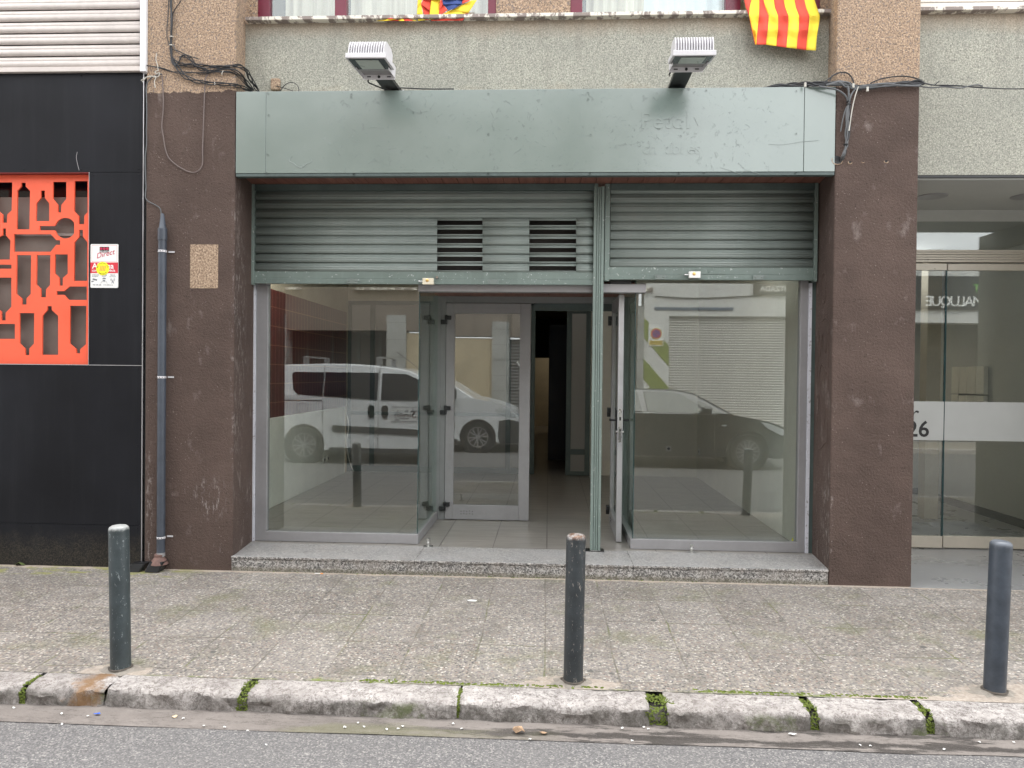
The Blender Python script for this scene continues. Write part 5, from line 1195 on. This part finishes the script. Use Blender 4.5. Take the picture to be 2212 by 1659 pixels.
# ================================================================== BOLLARDS
def bollard(u, v, mat, label, lean, h=.775, r=.0505):
    p = atz(u, v, -.03); t = thing('bollard', (p.x, p.y, -.031), label, 'bollard', 'steel bollards along the kerb')
    b = MB(); prof = [(r*.99, -.02), (r, .0), (r, h-.028)] + [(r*math.cos(a)*1.0 if a < 1 else r*math.cos(a), h-.028+.028*math.sin(a)) for a in [R(k) for k in (15,30,45,60,75,86)]]
    prof = [(r, -.02), (r, h-.03)] + [(r-.022+.022*math.cos(R(k)), h-.030+.022*math.sin(R(k))) for k in (20,45,70,90)] + [(r*.3, h-.005), (.001, h-.004)]
    b.lathe(prof, (0,0,0), 'z', 36, cap=False); o = bpy.data.objects.new('x', None)
    bo = MB(); bo.v = [(x+t.location.x, y+t.location.y, z+t.location.z) for x, y, z in b.v]; bo.f = b.f; bo.m = b.m
    bo.build('post', mat, t, smooth=True); t.rotation_euler = (R(.2), R(lean), 0)
    b = MB(); n = 26
    def fn(s, tt):
        a = 2*PI*s; rr_ = r*.97 + (.045+.05*noise.noise(Vector((math.cos(a)*2.6+u, math.sin(a)*2.6, 0))))*tt
        return (t.location.x+rr_*math.cos(a)*1.35, t.location.y+rr_*math.sin(a)*.9, t.location.z + .011*(1-tt)**2 + .003*(1-tt))
    b.grid(n, 4, fn); b.build('cement_collar', M['cement'], t, smooth=True)
    b = MB(); b.grid(24, 1, lambda s, tt: (t.location.x+(r*1.0+tt*.010)*math.cos(2*PI*s), t.location.y+(r*1.0+tt*.010)*math.sin(2*PI*s), t.location.z+.018-tt*.004)); b.build('contact_shade_ring', M['contact_shade'], t)  # painted ring standing for the bollard's contact shadow
bollard(261, 1446, M['boll1'], 'scuffed grey bollard in front of the black cladding, leftmost', -1.0, .775)
bollard(1238, 1473, M['boll2'], 'chipped dark bollard with rusty top before the open door', .5, .775)
bollard(2148, 1495, M['boll3'], 'clean slate-blue bollard before the right glass entrance', 1.4, .780)
# ================================================================== LITTER
def scrap(name, label, cat, u, v, z, sx_, sy_, mat, seed, h=.006, grp=None):
    p = atz(u, v, z); b = MB(); rnd = random.Random(seed); n = 9
    ring = [(p.x + sx_*(.6+.5*rnd.random())*math.cos(2*PI*k/n), p.y + sy_*(.6+.5*rnd.random())*math.sin(2*PI*k/n), p.z + .001 + h*rnd.random()) for k in range(n)]
    b.add(ring + [(p.x, p.y, p.z + h)], [(k, (k+1)%n, n) for k in range(n)]); o = b.build(name, mat, None, solid=.0015); tag(o, label, cat, grp); return o
leaf_m = simple('dry_leaf', (.36, .24, .15), .8, 0, .3, 40); paper = simple('dirty_paper', (.72, .72, .70), .8, 0, .1, 30); veg = simple('wilted_green', (.10, .13, .04), .8, 0, .4, 60)
p = atz(1026, 1241, .001); t = MB().box(p.x-.02, p.x+.02, p.y-.012, p.y+.006, .002, .014).build('wrapper', M['pink'], None, bevel=.004); tag(t, 'pink plastic wrapper at the foot of the granite step', 'litter')
scrap('tissue', 'torn white tissue on the paving below the step', 'litter', 1021, 1298, -.008, .045, .02, paper, 1)
scrap('dry_leaf', 'crumpled brown leaf in the gutter left of the centre bollard', 'leaf', 1120, 1582, -.115, .028, .02, leaf_m, 2, .03)
scrap('dry_leaf', 'flat dry leaf in the gutter right below the centre bollard', 'leaf', 1175, 1585, -.115, .022, .012, leaf_m, 3, .008)
scrap('plastic_scrap', 'blue plastic scrap in the gutter at the left', 'litter', 211, 1543, -.115, .02, .010, flat('blue_plastic', (.05, .12, .5)), 4)
scrap('card_scrap', 'small yellowish card triangle in the left gutter', 'litter', 377, 1549, -.115, .014, .01, flat('cream_card', (.7, .55, .35)), 5)
scrap('paper_scrap', 'white paper scrap under the right kerb beside the mossy joint', 'litter', 1712, 1587, -.115, .02, .009, paper, 6)
scrap('wilted_leaves', 'small heap of wilted green leaves by the black cladding', 'leaves', 42, 1222, -.002, .055, .03, veg, 8, .03)
for i, (u, v) in enumerate(((133,1543),(190,1548),(396,1553),(440,1569),(485,1572),(535,1580),(745,1572),(773,1563),(787,1571),(870,1570),(979,1565),(998,1575),(835,1577),(860,1576),(1145,1598),(1344,1574),(1391,1572),(1400,1576),(1365,1601),(1858,1611),(1880,1613),(2040,1620),(2115,1604),(2190,1605),(134,1565),(575,1610),(30,1530))):
    scrap('crumb', 'tiny pale crumb of litter lying in the gutter', 'litter', u, v, -.116, .007, .006, paper, 20+i, .006, 'pale crumbs of litter in the gutter')
p = atz(688, 1241, .0); b = MB(); b.cyl((p.x-.03, p.y, .008), .004, .045, 'x', 8); c_ = b.build('cigarette_end', paper, None); tag(c_, 'cigarette end lying by the downpipe foot', 'cigarette end')
b = MB(); b.cyl((p.x+.015, p.y, .008), .0042, .02, 'x', 8); b.build('filter', M['orangeink'], c_)

tl = thing('tube_lamp', (3.55, 4.2, 2.2), 'lit white tube lamp glowing in the entrance hall behind the right pillar', 'lamp')
MB().box(3.2, 3.9, 4.18, 4.24, 2.2, 2.225).build('tube', M['bulb'], tl)
MB().box(3.18, 3.92, 4.17, 4.25, 2.226, 2.25).build('housing', M['white_paint'], tl)
b = MB(); b.box(3.5, 3.51, 4.2, 4.21, 2.25, 3.0); b.build('hanger', M['alu'], tl)
L = bpy.data.lights.new('hall_lamp', 'POINT'); L.energy = 2; L.color = (.96, .98, 1); L.shadow_soft_size = .2
lo = bpy.data.objects.new('hall_lamp', L); COL.objects.link(lo); lo.location = (3.9, 2.9, 2.7)
# ================================================================== OPPOSITE SIDE OF THE STREET (seen mirrored in the glass)
OYF = -9.6
b = MB(); b.box(-60, 60, OYF-.2, -8.15, -.3, .06); struct(b.build('opposite_pavement', M['cement'], None))
b = MB(); b.box(-60, 60, -8.15, -8.0, -.3, .062); struct(b.build('opposite_kerb', M['kerb'], None, bevel=.01))
brown = simple('brown_render', (.20, .165, .135), .9, 0, .12, 3); cream = simple('ochre_render', (.48, .40, .27), .9, 0, .1, 2); stone = tiles('grey_stone_cladding', (.30,.31,.29), (.40,.40,.38), (.12,.12,.11), 9, 9)
g = G('grey_stone_blocks'); z_ = g.xyz()[2]; fr = g.math('FRACT', g.math('MULTIPLY', z_, 2.6)); c = g.mix(g.ramp(fr, [(0, 1), (.02, 1), (.035, 0)]), g.ramp(g.noise(2.4, 5, .6), [(.3, (.28,.285,.27)), (.7, (.42,.42,.40))]), (.1,.1,.095)); STN = g.end(g.bsdf(c, .8))
wwhite = simple('white_render', (.66, .66, .64), .9, 0, .06, 2); offw = simple('grey_white_shutter', (.56, .55, .52), .5, 0, .05, 3)
ob1 = thing('brown_house_opposite', (-3, OYF, 0), 'brown and ochre house across the street with stone piers', 'building')
b = MB(); b.box(-60, 1.95, OYF-.5, OYF-.02, 2.52, 7.6); b.build('upper_wall', brown, ob1)
for k in range(-4, 2):
    MB().box(k*2.6-1.6, k*2.6-.5, OYF-.03, OYF+.02, 3.5, 5.1).build('window', M['dark_glass'], ob1)
    MB().box(k*2.6-1.75, k*2.6-.35, OYF-.02, OYF+.06, 3.42, 3.5).build('sill', M['sill'], ob1)
MB().box(-14, -5.95, OYF-.4, OYF, .06, 2.52).build('wall', STN, ob1)
MB().box(-5.95, -3.62, OYF-.6, OYF-.5, .06, 2.52).build('dark_shopfront', M['dark_int'], ob1)
b = MB(); 
for x in (-5.6, -5.0, -4.4, -3.9): b.box(x, x+.05, OYF-.49, OYF-.45, .06, 2.5)
b.build('shop_bars', M['green_dark'], ob1)
b = MB(); 
for a, c, z in ((-6.1,-5.9,2.86),(-3.62,-3.19,2.86),(-1.43,-1.0,2.89),(1.93,2.07,3.1)): b.box(a, c, OYF-.4, OYF+.04, .06, z)
b.build('stone_pier', STN, ob1)
MB().box(-3.19, -1.43, OYF-.3, OYF-.06, .06, 2.47).build('rendered_panel', cream, ob1)
b = MB(); z = .06
while z < 2.44: b.add([(-1.0,OYF-.1,z),(1.93,OYF-.1,z),(1.93,OYF-.125,z+.04),(-1.0,OYF-.125,z+.04),(1.93,OYF-.1,z+.08),(-1.0,OYF-.1,z+.08)], [(0,1,2,3),(3,2,4,5)]); z += .08
b.build('graffiti_shutter', simple('dark_grey_shutter', (.07,.072,.075), .5), ob1)
b = MB(); 
for q in ([(-.8,1.9),(-.6,1.5),(-.75,1.2)], [(-.6,1.9),(-.4,1.3),(-.2,1.8),(0,1.3)], [(.2,1.8),(.1,1.4),(.4,1.3),(.5,1.8),(.2,1.8)], [(.8,1.9),(.7,1.2),(1.1,1.3)]): b.tube([(x, OYF-.095, z) for x, z in q], .02, 5)
b.build('spray_marks', M['white'], ob1)
ob2 = thing('white_garage_opposite', (4, OYF, 0), 'white garage building across the street with grey-white shutter', 'building')
b = MB(); b.box(2.07, 60, OYF-.5, OYF, 2.89, 4.45); b.box(2.07, 2.62, OYF-.5, OYF, .06, 2.89); b.box(5.38, 7.4, OYF-.5, OYF, .06, 2.89); b.box(11, 60, OYF-.5, OYF, .06, 2.89); b.build('wall', wwhite, ob2)
MB().box(7.4, 11, OYF-.6, OYF-.5, .06, 2.89).build('dark_shopfront', M['dark_int'], ob2)
b = MB(); z = .06
while z < 2.85: b.add([(2.62,OYF-.06,z),(5.38,OYF-.06,z),(5.38,OYF-.085,z+.028),(2.62,OYF-.085,z+.028),(5.38,OYF-.06,z+.055),(2.62,OYF-.06,z+.055)], [(0,1,2,3),(3,2,4,5)]); z += .055
b.build('garage_shutter', offw, ob2)
grn = simple('olive_green_paint', (.22, .27, .06), .8, 0, .05)
b = MB(); xg0, xg1 = 2.072, 2.618
for zt1 in (2.85, 1.95): b.prism([(xg0, zt1), (xg1, zt1-.62), (xg1, zt1-1.07), (xg0, zt1-.45)], OYF, OYF+.006)
b.build('green_stripe', grn, ob2)
MB().box(2.3, 4.0, OYF, OYF+.02, 3.02, 3.08).build('blue_strip', simple('slate_blue', (.12,.16,.22), .6), ob2)
b = MB(); b.tube([(2.3, OYF+.02, 3.32), (3.2, OYF+.02, 3.28), (4.6, OYF+.02, 3.34)], .012, 6); b.build('wall_cable', M['cable'], ob2)
sg2 = thing('garage_sign', (5.6, OYF, 3.0), 'dark garage fascia sign with white capital lettering across the street', 'sign')
MB().box(4.42, 7.2, OYF, OYF+.06, 3.36, 3.95).build('board', M['sign_grey'], sg2)
b = MB(); put_text(b, 'TORITZADA', 5.42, OYF+.061, 3.43, .155, facing=1, bold=.002); put_text(b, 'XA', 5.27, OYF+.061, 3.63, .155, facing=1, bold=.002); b.build('lettering', M['white'], sg2)
sg3 = thing('shop_sign', (9.4, OYF, 3.2), 'long dark shop sign with white and green lettering across the street', 'sign')
MB().box(7.4, 11.2, OYF, OYF+.06, 3.2, 3.98).build('board', M['sign_grey'], sg3)
b = MB(); put_text(b, 'R MALUQUE', 10.36, OYF+.061, 3.28, .33, facing=1, bold=.004, space=.80); l3 = b.build('white_lettering', M['white'], sg3)
b = MB(); put_text(b, 'INT', 10.3, OYF+.061, 3.62, .25, facing=1, bold=.003); b.build('green_lettering', M['greenink'], sg3)
ps = thing('no_parking_sign', (2.3, OYF, 2.2), 'white no parking plate with red and blue disc on the green stripes', 'sign')
x0_, x1_, z0_, z1_ = 2.17, 2.50, 2.22, 2.70; FY = OYF+.012
MB().box(x0_, x1_, OYF+.007, FY, z0_, z1_).build('plate', M['white'], ps)
cxs = (x0_+x1_)/2; b = MB(); b.lathe([(.125,0),(.125,.002)], (cxs, FY, 2.49), 'y', 28); b.box(x0_+.02, x1_-.02, FY, FY+.002, 2.24, 2.34); b.build('yellow_border', M['gold'], ps)
MB().lathe([(.105,0.002),(.105,.004)], (cxs, FY, 2.49), 'y', 28).build('red_ring', M['red'], ps); MB().lathe([(.078,0.004),(.078,.006)], (cxs, FY, 2.49), 'y', 28).build('blue_disc', M['blueink'], ps)
b = MB(); b.prism([(cxs-.06, 2.535), (cxs-.045, 2.55), (cxs+.06, 2.445), (cxs+.045, 2.43)], FY+.006, FY+.008); b.build('red_bar', M['red'], ps)
b = MB(); put_text(b, 'GUAL PERMANENT', x1_-.035, FY+.002, 2.295, .028, facing=1); put_text(b, 'PROHIBIT APARCAR', x1_-.035, FY+.002, 2.255, .026, facing=1); b.build('lettering', M['black'], ps)
# ------------------------------------------------------------------ vehicles
def wheel(par, x, y, r, side, seed, spokes, w=.20, name='wheel'):
    e = bpy.data.objects.new(name, None); COL.objects.link(e); e.parent = par; e.location = Vector((x, y, r-.036)) - wloc(par)
    b = MB(); b.lathe([(r*.66,-w/2),(r*.93,-w/2),(r,-w*.38),(r,w*.38),(r*.93,w/2),(r*.66,w/2)], (x, y, r-.036), 'y', 36, cap=False); b.lathe([(r*.66,-w*.3),(r*.66,w*.3)], (x, y, r-.036), 'y', 24); b.build('tyre', M['rubber'], e, smooth=True)
    yy = y + side*w*.42; b = MB(); b.lathe([(r*.67,-.012),(r*.67,.012),(r*.60,.012),(r*.60,-.012)], (x, yy, r-.036), 'y', 36, cap=False); b.lathe([(r*.17,-.01),(r*.15,.02*side)] if side > 0 else [(r*.17,.01),(r*.15,-.02)], (x, yy, r-.036), 'y', 18)
    for k in range(spokes):
        for da in (-.13, .13):
            a = 2*PI*k/spokes + .3; ca, sa = math.cos(a+da*.6), math.sin(a+da*.6); cb_, sb_ = math.cos(a+da*1.6), math.sin(a+da*1.6); q = r*.025
            p0 = Vector((x+ca*r*.12, yy, r-.036+sa*r*.12)); p1 = Vector((x+cb_*r*.62, yy, r-.036+sb_*r*.62)); n_ = Vector((-sa, 0, ca))*q*1.6
            b.add([p0-n_, p0+n_, p1+n_, p1-n_] + [v+Vector((0, .012*side, 0)) for v in (p0-n_, p0+n_, p1+n_, p1-n_)], [(0,1,2,3),(4,5,6,7),(0,1,5,4),(1,2,6,5),(2,3,7,6),(3,0,4,7)])
    b.build('rim', simple('silver_rim_%d' % seed, (.42,.42,.43), .35, .5, .05) if ('silver_rim_%d' % seed) not in bpy.data.materials else bpy.data.materials['silver_rim_%d' % seed], e)
def arch_pts(cx_, zc_, r, z0, n=12):
    a0 = math.asin(max(-1, (z0-zc_)/r)); return [(cx_ + r*math.cos(a), zc_ + r*math.sin(a)) for a in [a0 + (PI-2*a0)*k/n for k in range(n+1)]]
def side_body(par, low, top_outline, belt, yc, w, inset, mat, name='body'):
    b = MB(); low_loop = low
    vs, fs = curve_mesh([low_loop], w/2); b.add([(x, yc+z, y) for x, y, z in vs], fs)
    n = len(top_outline)
    zmin = min(z for x, z in top_outline); zmax = max(z for x, z in top_outline)
    def yy(z, s): return yc + s*(w/2 - .012 - inset*max(0, z-belt)/(zmax-belt))
    vs = [(x, yy(z, 1), z) for x, z in top_outline] + [(x, yy(z, -1), z) for x, z in top_outline]
    tri, tf = curve_mesh([top_outline], .001)
    k = {}
    b.add(vs, [(i, (i+1)%n, n+(i+1)%n, n+i) for i in range(n)] + [tuple(range(n)), tuple(range(2*n-1, n-1, -1))])
    o = b.build(name, mat, par, bevel=.03); return o
def yside(z, belt, w, inset, zmax, yc): return yc + (w/2 - .012 - inset*max(0, z-belt)/(zmax-belt))
def side_patch(par, name, poly, mat, f, off=.006, both=True, th=.004):
    b = MB(); n = len(poly)
    for s in ((1, -1) if both else (1,)):
        pf = [(x, f(z, s) + s*off, z) for x, z in poly]; pb_ = [(x, f(z, s) + s*(off-th-.006), z) for x, z in poly]
        b.add(pf+pb_, [tuple(range(n)), tuple(range(2*n-1, n-1, -1))] + [(i, (i+1)%n, n+(i+1)%n, n+i) for i in range(n)])
    return b.build(name, mat, par)
carglass = glassm('tinted_car_glass', (.25, .28, .27), 1.6); vwhite = simple('white_car_paint', (.62, .64, .66), .22, 0, .02, 2, coat=.5); vblack = simple('black_car_paint', (.018, .02, .024), .12, 0, .05, 2, coat=.8)
dplast = simple('dark_bumper_plastic', (.03, .032, .034), .55); cabin = simple('dark_cabin', (.02, .022, .024), .7); lampm = simple('headlight_lens', (.55, .58, .6), .1, .2, .1)
# white van
VY = -6.93; VW = 1.74
van = thing('white_van', (-2.85, VY, -.036), 'white panel van with roof bars and a fish picture, parked across the street', 'van')
zw = .285; wx = (-4.30, -1.43)
low = [(-5.05, .35)] + [(-4.62, .20)] + arch_pts(wx[0], zw, .37, .20)[::-1] + arch_pts(wx[1], zw, .37, .20)[::-1] + [(-.95, .16), (-.62, .20), (-.52, .42), (-.55, .62), (-.70, .84), (-.88, .93), (-1.15, 1.0), (-1.50, 1.07), (-2.3, 1.02), (-3.5, 1.10), (-4.7, 1.18), (-5.08, 1.18), (-5.12, .6)]
top = [(-5.06, 1.15), (-5.04, 1.45), (-4.93, 1.66), (-4.64, 1.705), (-4.0, 1.725), (-3.52, 1.725), (-3.08, 1.70), (-2.69, 1.655), (-2.46, 1.61), (-2.28, 1.53), (-1.92, 1.33), (-1.50, 1.06), (-2.3, 1.0), (-3.5, 1.08), (-4.7, 1.15)]
side_body(van, low, top, 1.12, VY, VW, .14, vwhite)
vf = lambda z, s: VY + s*(VW/2 - .012 - .14*max(0, z-1.12)/(1.725-1.12)) + s*.0
vf2 = lambda z, s: VY + s*(VW/2) if z < 1.09 else vf(z, s) + s*.012
side_patch(van, 'rear_side_window', [(-4.55,1.54),(-4.50,1.25),(-4.42,1.18),(-4.30,1.165),(-3.98,1.15),(-3.98,1.57),(-4.50,1.575)], M['dark_glass'], vf2)
side_patch(van, 'side_window', [(-3.95,1.15),(-3.0,1.10),(-3.0,1.57),(-3.95,1.575)], M['dark_glass'], vf2)
side_patch(van, 'side_window', [(-2.93,1.095),(-2.0,1.10),(-1.86,1.12),(-2.05,1.30),(-2.34,1.48),(-2.5,1.55),(-2.93,1.565)], M['dark_glass'], vf2)
side_patch(van, 'rub_strip', [(-3.8,.59),(-3.78,.64),(-1.90,.57),(-1.90,.47),(-3.78,.53)], dplast, vf2, .02)
side_patch(van, 'bumper', [(-1.02,.30),(-1.0,.62),(-.80,.66),(-.55,.60),(-.50,.42),(-.60,.18),(-.98,.16)], dplast, vf2, .012)
side_patch(van, 'sill_trim', [(-3.85,.17),(-3.85,.25),(-1.85,.24),(-1.85,.17)], dplast, vf2, .012)
MB().box(-.62, -.49, VY-VW/2+.05, VY+VW/2-.05, .2, .58).build('front_bumper', dplast, van, bevel=.03)
for s in (1, -1):
    side_ = lambda z, s_, s=s: VY + s*(VW/2)
    b = MB(); yy_ = VY + s*(VW/2+.004); b.prism([(-1.10,.84),(-.98,.90),(-.80,.85),(-.66,.76),(-.64,.68),(-.85,.70),(-1.02,.76)], min(yy_, yy_-s*.12), max(yy_, yy_-s*.12)); b.build('headlight', lampm, van, bevel=.01)
    b = MB(); b.box(-2.02, -1.86, VY+s*(VW/2+.02), VY+s*(VW/2+.2), 1.06, 1.26); b.build('mirror', M['black_hw'], van, bevel=.03)
for x in (-3.10, -2.86):
    b = MB(); b.prism(rr_poly(x-.055, x+.055, .78, 1.0, .05), VY+VW/2+.002, VY+VW/2+.03); b.build('door_handle', M['black_hw'], van)
b = MB()
for x, z0, z1 in ((-3.97, .25, 1.70), (-2.98, .22, 1.69), (-1.95, .3, 1.1)): b.box(x-.004, x+.004, VY+VW/2-.002 if False else VY+VW/2+.0, VY+VW/2+.0025, z0, 1.08)
for x in (-3.97, -2.98): b.hexa([(x-.004, vf2(1.1,1)-.002, 1.1),(x+.004, vf2(1.1,1)-.002, 1.1),(x+.004, vf2(1.1,1)+.003, 1.1),(x-.004, vf2(1.1,1)+.003, 1.1),(x-.004, vf2(1.69,1)-.002, 1.69),(x+.004, vf2(1.69,1)-.002, 1.69),(x+.004, vf2(1.69,1)+.003, 1.69),(x-.004, vf2(1.69,1)+.003, 1.69)])
b.lathe([(.095,0),(.095,.003),(.09,.003),(.09,0)], (-4.33, VY+VW/2, .93), 'y', 28, cap=False); b.box(-5.0, -3.98, VY+VW/2, VY+VW/2+.003, 1.06, 1.075); b.build('panel_seams', M['black_hw'], van)
for x in wx: wheel(van, x, VY+VW/2-.11, .321, 1, 1, 6); wheel(van, x, VY-VW/2+.11, .321, -1, 1, 6)
b = MB(); 
for x in wx: b.lathe([(.372,-.2),(.372,.2)], (x, VY+VW/2-.22, zw), 'y', 24); b.lathe([(.372,-.2),(.372,.2)], (x, VY-VW/2+.22, zw), 'y', 24)
b.build('wheel_well', M['black'], van)
for x in (-4.35, -3.02):
    t = bpy.data.objects.new('roof_bar', None); COL.objects.link(t); t.parent = van
    b = MB(); b.hexa([(x-.02,VY-.62,1.83),(x+.02,VY-.62,1.83),(x+.02,VY+.62,1.83),(x-.02,VY+.62,1.83),(x-.02,VY-.62,1.86),(x+.02,VY-.62,1.86),(x+.02,VY+.62,1.86),(x-.02,VY+.62,1.86)])
    for s in (1, -1): b.box(x-.05, x+.05, VY+s*.62-.03, VY+s*.62+.03, 1.69, 1.85)
    b.build('bar', M['alu_shaded'], t, bevel=.008)
b = MB(); b.tube([(-2.38, VY, 1.6), (-2.55, VY, 1.75), (-2.85, VY, 1.97)], .008, 6); b.build('aerial', M['black_hw'], van)
# magnetic sign
MB().box(-2.76, -1.97, VY+VW/2+.001, VY+VW/2+.005, .70, .97).build('door_sign', flat('dirty_sign_white', (.55,.56,.56)), van)
ds = [o for o in children(van) if o.name.startswith('door_sign')][0]; SYV = VY+VW/2+.0055
def D(x, y): return (-2.76 + .79*(x-490)/(1640-490), .97 - .27*(y-540 - (x-490)*.07)/(540))
b = MB(); 
for q in ([(1080,700),(1180,715),(1300,745),(1400,785),(1480,830),(1530,870),(1500,910),(1420,930),(1340,970)], [(1170,920),(1220,975),(1300,1000),(1340,975)], [(1050,610),(1085,690),(1010,695)], [(900,640),(940,690),(860,695)], [(690,650),(640,770),(615,800),(610,900),(640,910)], [(720,935),(970,965)]):
    b.tube([(D(x, y)[0], SYV, D(x, y)[1]) for x, y in q], .010, 5)
b.prism([D(560,1050), D(755,1065), D(690,960), D(640,940)], SYV-.001, SYV+.001); p = D(1385, 850); b.lathe([(.013,0),(.013,.002)], (p[0], SYV-.001, p[1]), 'y', 12)
for e in ((500,545,1640,560),(500,1050,1600,1066)):
    p, q = D(e[0], e[1]), D(e[2], e[3]); b.box(p[0], q[0], SYV-.001, SYV, min(p[1],q[1]), min(p[1],q[1])+.011)
b.build('fish_drawing', M['greyink'], ds)
b = MB(); p = D(1030, 920); put_text(b, 'orelló', p[0], SYV, p[1]+.0, .105, facing=1, bold=.002, shear=.2); p = D(1170, 935); put_text(b, 'S', p[0], SYV, p[1]-.01, .19, facing=1, bold=.004, shear=.3); b.build('lettering', simple('dark_red_print', (.05,.012,.015), .6), ds)
# black car
CYc = -6.95; CW = 1.70
car = thing('black_car', (2.1, CYc, -.036), 'black hatchback with silver alloy wheels, parked before the garage shutter', 'car')
zc = .285; cx2 = (.93, 3.42)
low = [(.25,.30),(.50,.19)] + arch_pts(cx2[0], zc, .36, .19)[::-1] + arch_pts(cx2[1], zc, .36, .19)[::-1] + [(3.9,.16),(4.15,.20),(4.25,.38),(4.24,.55),(4.12,.68),(3.9,.76),(3.67,.82),(3.22,.90),(2.92,.94),(2.2,.915),(1.4,.945),(.5,.97),(.22,.98),(.16,.6)]
top = [(.20,.94),(.30,1.12),(.62,1.30),(1.0,1.335),(1.51,1.345),(2.0,1.34),(2.25,1.325),(2.53,1.27),(2.92,1.06),(3.2,.90),(2.2,.88),(1.0,.93)]
side_body(car, low, top, .93, CYc, CW, .22, vblack)
cf = lambda z, s: CYc + s*(CW/2) if z < .92 else CYc + s*(CW/2 - .22*(z-.93)/(1.345-.93)) + s*.0
def cwin(name, poly, mat, off=.004): return side_patch(car, name, poly, mat, cf, off)
greyw = simple('car_side_glass', (.10,.11,.10), .05)
cwin('side_window', [(1.05,.965),(1.62,.955),(1.55,1.29),(1.15,1.27),(.85,1.15),(.72,1.0)], greyw); cwin('side_window', [(1.72,.95),(2.60,.93),(2.66,.96),(2.50,1.13),(2.30,1.25),(2.1,1.29),(1.65,1.295)], greyw)
cwin('quarter_window', [(2.70,.93),(2.98,.93),(2.62,1.13),(2.58,1.10)], greyw)
cwin('waist_trim', [(.5,.945),(.5,.955),(2.9,.915),(2.9,.905)], M['alu_bright'], .006)
b = MB()
for x in (1.66, 2.86): b.box(x-.003, x+.003, CYc+CW/2, CYc+CW/2+.002, .25, .9)
b.build('panel_seams', M['black'], car)
for x in (1.2, 2.02): MB().prism(rr_poly(x-.09, x+.09, .77, .80, .014), CYc+CW/2+.0, CYc+CW/2+.025).build('door_handle', vblack, car)
for s in (1, -1):
    b = MB(); yy_ = CYc + s*(CW/2+.003); b.prism([(3.62,.80),(3.78,.77),(4.05,.66),(4.16,.57),(4.1,.54),(3.95,.58),(3.75,.68)], min(yy_, yy_-s*.14), max(yy_, yy_-s*.14)); b.build('headlight', lampm, car, bevel=.01)
    b = MB(); b.box(2.62, 2.78, CYc+s*(CW/2), CYc+s*(CW/2+.19), .93, 1.05); b.build('mirror', vblack, car, bevel=.03)
for x in cx2: wheel(car, x, CYc+CW/2-.10, .312, 1, 2, 7); wheel(car, x, CYc-CW/2+.10, .312, -1, 2, 7)
b = MB()
for x in cx2: b.lathe([(.362,-.2),(.362,.2)], (x, CYc+CW/2-.22, zc), 'y', 24); b.lathe([(.362,-.2),(.362,.2)], (x, CYc-CW/2+.22, zc), 'y', 24)
b.build('wheel_well', M['black'], car)
MB().prism(rr_poly(2.98, 3.06, .71, .735, .008), CYc+CW/2, CYc+CW/2+.004).build('side_badge', lampm, car)
# ================================================================== LIGHT, SKY, CAMERA
w = bpy.data.worlds.new('World'); SC.world = w; w.use_nodes = True; nt = w.node_tree; nt.nodes.clear()
sky = nt.nodes.new('ShaderNodeTexSky'); sky.sky_type = 'NISHITA'; sky.sun_disc = False
SE, SR = R(62), R(165)      # elevation, azimuth offset: the light comes over the photographer's right shoulder
sky.sun_elevation = SE; sky.air_density = 1.0; sky.dust_density = 6; sky.ozone_density = 1
hs = nt.nodes.new('ShaderNodeHueSaturation'); hs.inputs['Saturation'].default_value = .22
bg = nt.nodes.new('ShaderNodeBackground'); bg.inputs[1].default_value = .15; ow = nt.nodes.new('ShaderNodeOutputWorld')
nt.links.new(sky.outputs[0], hs.inputs['Color']); # overcast: a bright, almost even cloud layer over the sky
cl = nt.nodes.new('ShaderNodeTexNoise'); cl.inputs['Scale'].default_value = 2.2; cl.inputs['Detail'].default_value = 5
cr = nt.nodes.new('ShaderNodeValToRGB'); cr.color_ramp.elements[0].color = (5.6, 5.75, 6.0, 1); cr.color_ramp.elements[1].color = (7.6, 7.6, 7.6, 1); cr.color_ramp.elements[0].position = .3; cr.color_ramp.elements[1].position = .7
tcw = nt.nodes.new('ShaderNodeTexCoord'); nt.links.new(tcw.outputs['Generated'], cl.inputs['Vector']); nt.links.new(cl.outputs['Fac'], cr.inputs[0])
mw = nt.nodes.new('ShaderNodeMix'); mw.data_type = 'RGBA'; mw.inputs[0].default_value = .8
nt.links.new(hs.outputs[0], mw.inputs[6]); nt.links.new(cr.outputs[0], mw.inputs[7]); nt.links.new(mw.outputs[2], bg.inputs[0]); nt.links.new(bg.outputs[0], ow.inputs[0])
sl = bpy.data.lights.new('sun', 'SUN'); sl.energy = 1.5; sl.angle = R(45); sl.color = (1, .97, .93)
so = bpy.data.objects.new('sun', sl); COL.objects.link(so)
sd = Vector((math.sin(SR)*math.cos(SE), -math.cos(SR)*math.cos(SE), math.sin(SE)))   # towards the sun
so.rotation_euler = sd.to_track_quat('Z', 'Y').to_euler(); so.location = (0, -4, 12)
sky.sun_rotation = math.atan2(sd.x, sd.y)
cd = bpy.data.cameras.new('camera'); cam = bpy.data.objects.new('camera', cd); COL.objects.link(cam)
cd.sensor_width = 36; cd.lens = 36*F/2212; cd.clip_start = .05; cd.clip_end = 500
cam.matrix_world = Matrix.Translation(CAM) @ MROT.to_4x4()
SC.camera = cam
SC.view_settings.view_transform = 'Standard'; SC.view_settings.look = 'None'; SC.view_settings.gamma = 1; SC.view_settings.exposure = 1.85
SC.cycles.use_denoising = True; SC.cycles.max_bounces = 12; SC.cycles.transparent_max_bounces = 24; SC.cycles.diffuse_bounces = 6
SC.cycles.sample_clamp_indirect = 6
